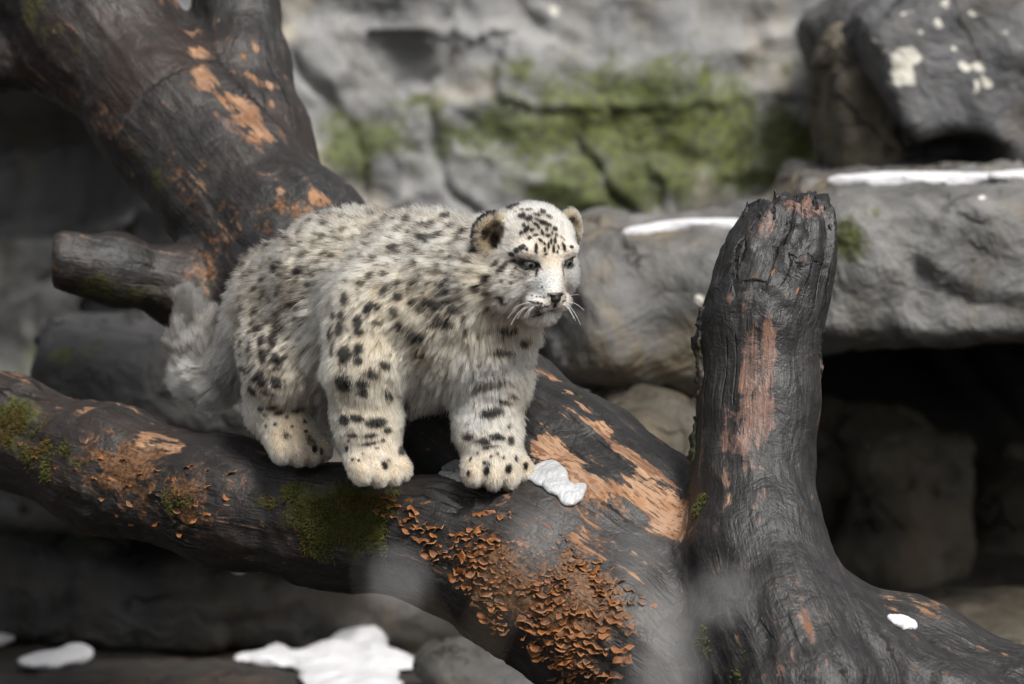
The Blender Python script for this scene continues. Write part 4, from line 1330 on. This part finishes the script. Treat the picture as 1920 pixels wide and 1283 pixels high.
# tufts: every hair leans to the tip of a leader near by
NG = 14000
gi = RNG.choice(NF, NG, replace=False)
kd = KDTree(NG)
for j, i in enumerate(gi):
    kd.insert(X0[i], j)
kd.balance()
near = np.array([kd.find(x)[1] for x in X0])
lead = gi[near]
K = 5
T = np.linspace(0, 1, K)
bend = tan * 0.30 + DOWN * 0.10 * long_w
pts = X0[:, None] + ln[:, None, None] * (T[None, :, None] * dir0[:, None] + (T ** 2)[None, :, None] * bend[:, None] * 0.6)
tip_lead = X0[lead] + ln[lead][:, None] * (dir0[lead] + 0.6 * bend[lead])
own_tip = pts[:, -1]
cl_w = (0.28 + 0.42 * RNG.random(NF)) * (0.35 + 0.65 * long_w[:, 0])
off = (tip_lead - own_tip) * cl_w[:, None]
too = np.linalg.norm(off, axis=1) > 0.02
off[too] *= 0.2
pts += off[:, None] * (T ** 1.6)[None, :, None]
pts += (0.022 * ln)[:, None, None] * RNG.normal(size=(NF, K, 3)) * T[None, :, None]
jit = 0.13 * RNG.normal(size=NF) + 0.16 * fbm(X0 * 150, 2, 73)
bcol = coat(pts[:, 2], N0, tg)
lay_spots(pts)
dk = spot_dark(X0, pts, jit)
dk = np.maximum(dk, smooth(eye_q(X0) + 0.1 * jit, 1.33, 1.20)[:, None])       # dark lids
# colour along each hair: darker undercoat, roots deepened further as painted shade
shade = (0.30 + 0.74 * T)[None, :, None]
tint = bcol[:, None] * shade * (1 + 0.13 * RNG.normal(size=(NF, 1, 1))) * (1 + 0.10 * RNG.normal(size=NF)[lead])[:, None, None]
# grey ticking: dark tipped tufts over back and rump
tickp = 0.04 + 0.10 * smooth(N0[:, 2], 0.0, 0.8) + bblob(X0, [(460, 620, 60, .42), (500, 480, 70, .32), (560, 420, 80, .25), (700, 410, 90, .2), (850, 430, 60, .15), (500, 700, 50, .25), (390, 700, 60, .4), (360, 630, 50, .4), (560, 540, 60, .15), (830, 520, 60, .12)])
tickp *= (1 - tg['paw']) * (1 - 0.75 * tg['head']) * (1 - 0.8 * tg['leg'])
patch = smooth(fbm(X0 * 60, 3, 105), 0.06, 0.22)
prob = np.clip(tickp * (0.10 + 3.2 * patch), 0, 0.95)
tuft = RNG.random(NF)[lead]
tick = np.where((0.65 * tuft + 0.35 * RNG.random(NF)) < prob, 0.7 + 0.28 * RNG.random(NF), 0.0)
tick_t = np.clip((T - 0.3) / 0.4, 0, 1)[None, :, None]
tint = tint * (1 - tick[:, None, None] * tick_t) + np.array([0.045, 0.04, 0.036]) * tick[:, None, None] * tick_t
half = (RNG.random(NF)[:, None] < dk * 1.02) * 1.0
full = np.where(dk > 0.85, dk, 0.75 * half + 0.25 * dk)[:, :, None] * (dk[:, :, None] > 0.03)
tint = tint * (1 - full) + DARK * full
tw2 = np.clip(blobs(pts[:, 3], [(P(335, 650, 6.37), 0.016, .45), (P(400, 645, 6.36), 0.014, .4), (P(330, 715, 6.37), 0.022, .5)]) * tg['tail'], 0, 1)[:, None, None]
tint = tint * (1 - tw2) + np.array([0.78, 0.76, 0.73]) * shade * tw2
tail_tip = tg['tail'] * blobs(pts[:, 3], [(P(375, 680, 6.34), 0.014, .8), (P(425, 700, 6.34), 0.02, .7), (P(350, 690, 6.34), 0.010, .6), (P(385, 740, 6.36), 0.016, .5), (P(340, 556, 6.38), 0.034, 2.4), (P(366, 572, 6.36), 0.024, 1.4), (P(395, 690, 6.34), 0.02, .5)])
tw = np.clip(tail_tip, 0, 1)[:, None, None]
tint = tint * (1 - 0.85 * tw) + np.array([0.06, 0.058, 0.056]) * 0.85 * tw
tint = np.clip(tint, 0.004, 0.93)
rad = (0.00047 - 0.00013 * np.clip(tg['head'] + tg['paw'], 0, 1))[:, None] * np.array([1.0, 1.0, 0.9, 0.65, 0.2])[None, :]
strands('fur', pts - cl, rad, tint, MAT['fur'], cub)

base_v = coat(BV, BN, tagv)
dark_v = spot_dark(BV, BV[:, None], np.zeros(len(BV)))[:, 0]
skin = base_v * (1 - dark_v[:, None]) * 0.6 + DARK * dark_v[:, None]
rimw = smooth(eye_near, 1.34, 1.12)[:, None]
skin = skin * (1 - rimw) + np.array([0.012, 0.011, 0.010]) * rimw
mq = (BV - HL(84, 0, -79)) @ HAX.T / HS
mq[:, 2] += 0.36 * np.abs(mq[:, 1])
mw = (smooth(np.abs(mq[:, 2]), 5, 2) * smooth(np.abs(mq[:, 1]), 32, 26) * smooth(mq[:, 0], -30, -20))[:, None] * (tagv['head'] > 0.5)[:, None]
skin = skin * (1 - mw) + np.array([0.012, 0.010, 0.010]) * mw

mesh('body', BV - cl, BQ, MAT['skin'], cub, attrs={'tint': np.concatenate([skin, np.ones((len(skin), 1))], 1)})

# --- eyes, nose, whiskers -----------------------------------------------------
def sphere_mesh(name, r, mat, seg=24, rings=14):
    bm = bmesh.new()
    bmesh.ops.create_uvsphere(bm, u_segments=seg, v_segments=rings, radius=r)
    me = bpy.data.meshes.new(name); bm.to_mesh(me); bm.free()
    for p in me.polygons: p.use_smooth = True
    me.materials.append(mat)
    return me
eye_me = sphere_mesh('eye', 14.6 * HS, MAT['eye'])
for ec, look, sg in EYES:
    o = bpy.data.objects.new('eye', eye_me)
    gz = unit(hvec(0.92, sg * 0.22 + 0.08, -0.20))
    o.rotation_euler = Vector(gz).to_track_quat('Z', 'Y').to_euler()
    o.location = ec + look * 1.2 * HS - cl
    link(o, cub)
nl, nh = nose_c - 0.03, nose_c + 0.03
NFd = Field(nl, nh, 0.0011)
NFd.ell(HL(99, 0, -47), HAX, np.array([11, 18, 6]) * HS, 0.003)
NFd.ell(HL(102, 0, -55), HAX, np.array([11, 11, 9]) * HS, 0.003)
NFd.ell(HL(99, 0, -66), HAX, np.array([9, 3.0, 9]) * HS, 0.002)
for sg in (-1, 1):
    NFd.ell(HL(113, sg * 9, -52), HAX, np.array([5, 4.5, 3]) * HS, 0.001, sub=True)
nv, nq = NFd.nets()
mesh('nose', nv - cl, nq, MAT['nose'], cub)

def tube(name, path, radii, mat, parent, seg=5):
    path = [np.array(p, float) for p in path]
    V, Q = [], []
    for i, (p, r) in enumerate(zip(path, radii)):
        t = unit(path[min(i + 1, len(path) - 1)] - path[max(i - 1, 0)])
        a = unit(np.cross(t, [0.3, 0.5, 0.81])); b = np.cross(t, a)
        for j in range(seg):
            an = 2 * math.pi * j / seg
            V.append(p + r * (a * math.cos(an) + b * math.sin(an)))
    for i in range(len(path) - 1):
        for j in range(seg):
            k = (j + 1) % seg
            Q.append((i * seg + j, i * seg + k, (i + 1) * seg + k, (i + 1) * seg + j))
    return mesh(name, np.array(V), np.array(Q), mat, parent)
WH = [(985, 566, 932, 569, -4), (985, 572, 951, 598, -6), (990, 574, 958, 609, -7), (993, 575, 969, 598, -5), (1003, 574, 988, 595, -4), (1000, 576, 983, 596, -5), (998, 568, 962, 580, -4),
      (1058, 568, 1089, 610, -8), (1056, 570, 1079, 602, -7), (1060, 566, 1095, 582, -5), (1060, 558, 1086, 553, -2), (1055, 571, 1076, 598, -6)]
for x0, y0, x1, y1, sag in WH:
    c, _ = cast(body_bvh, x0, y0)
    if c is None:
        continue
    d = (c - CAM) @ FWD
    e = P(x1, y1, d - 0.012)
    path = [c * (1 - t) + e * t + UP * (-sag * S(d) * 4 * t * (1 - t)) for t in np.linspace(0, 1, 7)]
    tube('whisker', [p - cl for p in path], np.linspace(0.00038, 0.00014, 7), MAT['whisker'], cub)
# ------------------------------------------------------------------ bracket fungus on the log
def bracket_mesh(seed):
    r = np.random.default_rng(seed)
    na, rings = 9, (0.0, 0.55, 0.85, 1.0)
    ph, ph2, wob = r.uniform(0, 6), r.uniform(0, 6), r.uniform(0.08, 0.28)
    V, R = [], []
    for side in (1, -1):
        for q in rings:
            for i in range(na):
                th = math.pi * (-0.06 + 1.12 * i / (na - 1))
                rad = q * (1 + wob * math.sin(3 * th + ph) + 0.06 * math.sin(7 * th + ph2))
                x, y = rad * math.cos(th) * 1.15, rad * math.sin(th) + 0.02
                z = 0.12 * q * q - 0.2 * q ** 4 + 0.26 * q * q * math.sin(4 * th + ph2) + 0.10 * q * q * math.sin(9 * th + ph)
                th_ = 0.10 * (1 - 0.65 * q)
                V.append((x, y, z + side * th_))
                R.append(q if side > 0 else q * 0.8)
    Q = []
    m = len(rings) * na
    for k in range(len(rings) - 1):
        for i in range(na - 1):
            a = k * na + i
            Q.append((a, a + na, a + na + 1, a + 1))
            Q.append((m + a, m + a + 1, m + a + na + 1, m + a + na))
    e = (len(rings) - 1) * na
    for i in range(na - 1):
        Q.append((e + i, m + e + i, m + e + i + 1, e + i + 1))
    return np.array(V), np.array(Q), np.array(R)
BRK = [bracket_mesh(k) for k in range(8)]
BRM = [mesh_data('bracket_fungus', v_, q_, MAT['fungus'], attrs={'rim': r_}) for v_, q_, r_ in BRK]

def inside(poly, x, y):
    c = False
    j = len(poly) - 1
    for i in range(len(poly)):
        (xi, yi), (xj, yj) = poly[i], poly[j]
        if (yi > y) != (yj > y) and x < (xj - xi) * (y - yi) / (yj - yi) + xi:
            c = not c
        j = i
    return c
fr_ = random.Random(3)
def scatter(poly, gap, tries):
    xs, ys = [p[0] for p in poly], [p[1] for p in poly]
    out = []
    for _ in range(tries):
        x, y = fr_.uniform(min(xs), max(xs)), fr_.uniform(min(ys), max(ys))
        if inside(poly, x, y) and all((x - a) ** 2 + (y - b) ** 2 > gap * gap for a, b in out):
            out.append((x, y))
    return out
ZONES = [  # polygon in the photograph, gap, size range px
    ([(848, 1000), (905, 985), (930, 1010), (905, 1060), (915, 1130), (960, 1180), (930, 1190), (850, 1090)], 9.5, (4, 15)),
    ([(915, 1130), (990, 1100), (1075, 1050), (1120, 1070), (1160, 1110), (1185, 1170), (1180, 1240), (1150, 1300), (1050, 1290), (960, 1190)], 9.5, (4, 15)),
    ([(930, 1010), (1080, 1000), (1090, 1060), (990, 1100), (915, 1120)], 11, (4, 8)),
    ([(695, 925), (740, 930), (800, 970), (855, 1020), (850, 1060), (800, 1050), (750, 985), (700, 950)], 13, (7, 14)),
    ([(890, 950), (960, 950), (960, 975), (890, 975)], 20, (8, 11)),
    ([(1070, 1040), (1130, 1050), (1180, 1100), (1240, 1140), (1160, 1140)], 17, (7, 12)),
    ([(190, 850), (300, 870), (460, 880), (440, 930), (380, 990), (300, 1010), (190, 960)], 30, (5, 11)),
    ([(20, 810), (190, 830), (180, 900), (60, 880)], 34, (5, 9)),
]
picked = []
for poly, gap, sz in ZONES:
    for x, y in scatter(poly, gap, 2600):
        if gap < 14 and vnoise(np.array([[x / 26.0, y / 20.0, 3.0]]), 6)[0] < -0.38:
            continue
        c, nn = cast(tree_bvh, x, y)
        if c is None:
            continue
        picked.append((c, nn, fr_.uniform(*sz) * S((c - CAM) @ FWD)))
picked.sort(key=lambda t: -t[2])
tl = np.array(tree.location)
LOG = TPART['log']
rest_v, rest_q, rest_r, base_i = [], [], [], 0
for k, (c, nn, r) in enumerate(picked):
    nn = unit(nn)
    droop = fr_.uniform(-0.1, 1.1)
    out = unit(nn * 0.8 + np.array([fr_.gauss(0, .45), fr_.gauss(0, .3), -droop]))
    upd = nn * 0.7 + np.array([fr_.gauss(0, .25), fr_.gauss(0, .2), 0.8])
    upd = unit(upd - out * (upd @ out))
    side = np.cross(out, upd)
    mtx = np.array([side, out, upd]).T * r
    pos = c - out * 0.15 * r
    j = k % len(BRK)
    if k < 300:
        o = bpy.data.objects.new('bracket_fungus', BRM[j])
        m4 = Matrix(mtx.tolist()).to_4x4()
        m4.translation = Vector(pos - tl)
        o.matrix_basis = m4
        link(o, LOG)
    else:
        v_, q_, r_ = BRK[j]
        rest_v.append(v_ @ mtx.T + pos - tl); rest_q.append(q_ + base_i); rest_r.append(r_)
        base_i += len(v_)
if rest_v:
    o = mesh('small_bracket_fungus', np.concatenate(rest_v), np.concatenate(rest_q), MAT['fungus'], LOG, attrs={'rim': np.concatenate(rest_r)})
    o['kind'] = 'stuff'
print('brackets', len(picked))

# ------------------------------------------------------------------ moss tufts on the tree
mw_ = np.clip(moss - 0.55 + 1.5 * fbm(TV * 34, 4, 41), 0, 1)
mw_ *= (is_log | is_stump) * smooth(moss, 0.12, 0.35)
NM = 14000
tri, bar = sample_surface(TV, TQ, mw_, NM)
X = interp(TV, tri, bar); Nn = unit(interp(TN, tri, bar))
L_ = RNG.uniform(0.002, 0.0065, NM) * (1 + 0.4 * fbm(X * 60, 2, 42))
dr = unit(Nn + 0.6 * RNG.normal(size=(NM, 3)) + 0.15 * np.array([0, 0, 1.0]))
T3 = np.array([0, 0.5, 1.0])
mp = X[:, None] + (L_[:, None, None] * T3[None, :, None]) * dr[:, None] + (L_ * 0.3)[:, None, None] * (T3 ** 2)[None, :, None] * RNG.normal(size=(NM, 1, 3)) * 0.5
col = np.array([0.040, 0.046, 0.009]) + RNG.random((NM, 1)) * np.array([0.065, 0.058, 0.006])
brown = (fbm(X * 30, 2, 43) > 0.25)[:, None]
col = np.where(brown, col * [1.1, 0.75, 0.7], col)
mo = strands('moss', mp - tl, np.tile(np.array([0.0007, 0.0006, 0.0003]), (NM, 1)), np.repeat(col[:, None], 3, 1) * np.array([0.6, 0.9, 1.15])[None, :, None], MAT['moss'], LOG)
mo['kind'] = 'stuff'

# ------------------------------------------------------------------ ice shards under the paw, snow scrap on the root
def crust(name, label, cat, poly, thick, mat, group, seed):
    """thin ragged sheet of ice or snow that lies on the wood, outlined as in the photograph"""
    r = random.Random(seed)
    xs, ys = [p[0] for p in poly], [p[1] for p in poly]
    spots_ = [(poly[i][0] * (1 - t) + poly[i - 1][0] * t, poly[i][1] * (1 - t) + poly[i - 1][1] * t) for i in range(len(poly)) for t in (0, .25, .5, .75)]
    for _ in range(900):
        x, y = r.uniform(min(xs), max(xs)), r.uniform(min(ys), max(ys))
        if inside(poly, x, y) and all((x - q[0]) ** 2 + (y - q[1]) ** 2 > 30 for q in spots_):
            spots_.append((x, y))
    cs = []
    for x, y in spots_:
        c, nn = cast(tree_bvh, x, y)
        if c is not None:
            cs.append((c, unit(nn)))
    mid_ = np.median([c for c, _ in cs], 0)
    cs = [(c, nn) for c, nn in cs if np.linalg.norm(c - mid_) < 0.12]
    P_ = np.array([c for c, _ in cs])
    F = Field(P_.min(0) - 0.03, P_.max(0) + 0.03, 0.0024)
    for c, nn in cs:
        nn = unit(nn + np.array([0, -0.2, 0.9]))
        a_ = unit(np.cross(nn, [0.2, 1.0, 0.1])); b_ = np.cross(nn, a_)
        k_ = 0.0058 * r.uniform(0.85, 1.25)
        F.ell(c + nn * thick * 0.35, np.array([a_, b_, nn]), (k_, k_ * 1.2, thick * r.uniform(0.8, 1.15)), 0.005)
    V, Q = F.nets()
    N = normals(V, Q)
    V = V + N * (0.0011 * fbm(V * 160, 3, seed) + 0.0012 * fbm(V * 60, 2, seed + 5))[:, None]
    cc = V.mean(0)
    o = bpy.data.objects.new(name, mesh_data(name, V - cc, Q, mat)); o.location = cc
    return meta(link(o), label, cat, group)
crust('ice_shard', 'flat white ice piece between the dark gap and the front paw', 'ice', [(826, 886), (842, 874), (858, 868), (885, 880), (890, 900), (866, 902), (842, 895)], 0.0027, MAT['ice'], 'ice pieces on the log', 1)
crust('ice_shard', 'largest white ice piece beside the front paw toes', 'ice', [(988, 890), (1012, 874), (1036, 868), (1044, 876), (1056, 886), (1060, 904), (1036, 912), (1008, 906)], 0.0028, MAT['ice'], 'ice pieces on the log', 2)
crust('ice_shard', 'middle white ice piece beside the front paw', 'ice', [(1022, 908), (1044, 902), (1064, 908), (1074, 920), (1058, 926), (1036, 922)], 0.0027, MAT['ice'], 'ice pieces on the log', 3)
crust('ice_shard', 'pointed white ice piece farthest from the front paw', 'ice', [(1050, 926), (1072, 918), (1094, 913), (1086, 930), (1074, 942), (1062, 942)], 0.0027, MAT['ice'], 'ice pieces on the log', 4)
crust('snow_patch', 'small snow scrap on the grey root of the stump', 'snow', [(1668, 1160), (1686, 1160), (1704, 1168), (1714, 1176), (1692, 1178)], 0.0045, MAT['snow'], 'snow patches', 5)

# ------------------------------------------------------------------ added stems and crumbs, invented to make the pale foreground blurs
def stem(label, d, foot_px, twigs, seed):
    """twigs: list of [(px, py), ...] paths; each carries added snow crumbs (path index, radius m)"""
    r = np.random.default_rng(seed)
    foot = P(foot_px, 1500, d)
    root = empty('added_stem', (foot[0], foot[1] , 0.0))
    meta(root, label, 'plant', 'added stems near the lens')
    rl = np.array(root.location)
    top = P(foot_px + 6, 1290, d)
    base = np.array([foot[0], foot[1], 0.0])
    tube('added_stalk', [base * (1 - t) + top * t - rl for t in np.linspace(0, 1, 8)], np.linspace(0.0022, 0.0012, 8), MAT['stem'], root)
    for path, crumbs in twigs:
        pp_ = [top] + [P(x, y, d + dd) for x, y, dd in path]
        tube('added_twig', [p - rl for p in pp_], np.linspace(0.0011, 0.0006, len(pp_)), MAT['stem'], root, 4)
        for (x, y, dd, rx, rz) in crumbs:
            c = P(x, y, d + dd)
            V, Q = [], []
            F = Field(c - rx * 1.6, c + rx * 1.6, rx / 6)
            F.ell(c, np.eye(3), (rx, rx * 0.8, rz), 0.001)
            F.ell(c + np.array([rx * .4, 0, rz * .4]), np.eye(3), (rx * .5, rx * 0.5, rz * .6), 0.002)
            v_, q_ = F.nets()
            v_ = v_ + normals(v_, q_) * (rx * 0.15 * fbm(v_ * 300, 2, seed))[:, None]
            mesh('added_crumb', v_ - rl, q_, MAT['snow'], root)
def crumbs(x, y, sx, sy, n_, r0, r1, seed):
    r = np.random.default_rng(seed)
    return [(x + r.normal() * sx * 0.5, y + r.normal() * sy * 0.5, r.uniform(-.35, .35), 0.46 * r.uniform(r0, r1), 0.46 * r.uniform(r0, r1)) for _ in range(3 * n_)]
stem('added stem and crumbs standing in for pale blurs before the mossy side of the log', 1.8, 860,
     [([(800, 1180, 0), (745, 1080, 0)], crumbs(742, 1085, 26, 30, 5, 0.0026, 0.0042, 1)),
      ([(940, 1120, 0), (1000, 1010, 0)], crumbs(1000, 1012, 22, 36, 6, 0.0026, 0.0044, 2))], 1)
stem('added stem and crumbs standing in for pale blurs before the stump foot', 1.8, 1230,
     [([(1200, 1150, 0), (1200, 1030, 0)], crumbs(1195, 1040, 26, 26, 4, 0.0026, 0.004, 3)),
      ([(1270, 1170, 0), (1390, 1105, 0)], crumbs(1350, 1122, 26, 14, 5, 0.0028, 0.0044, 4) + crumbs(1250, 1165, 34, 16, 6, 0.0028, 0.0044, 5)),
      ([(1240, 1250, 0)], crumbs(1240, 1262, 40, 22, 8, 0.003, 0.0046, 6))], 2)
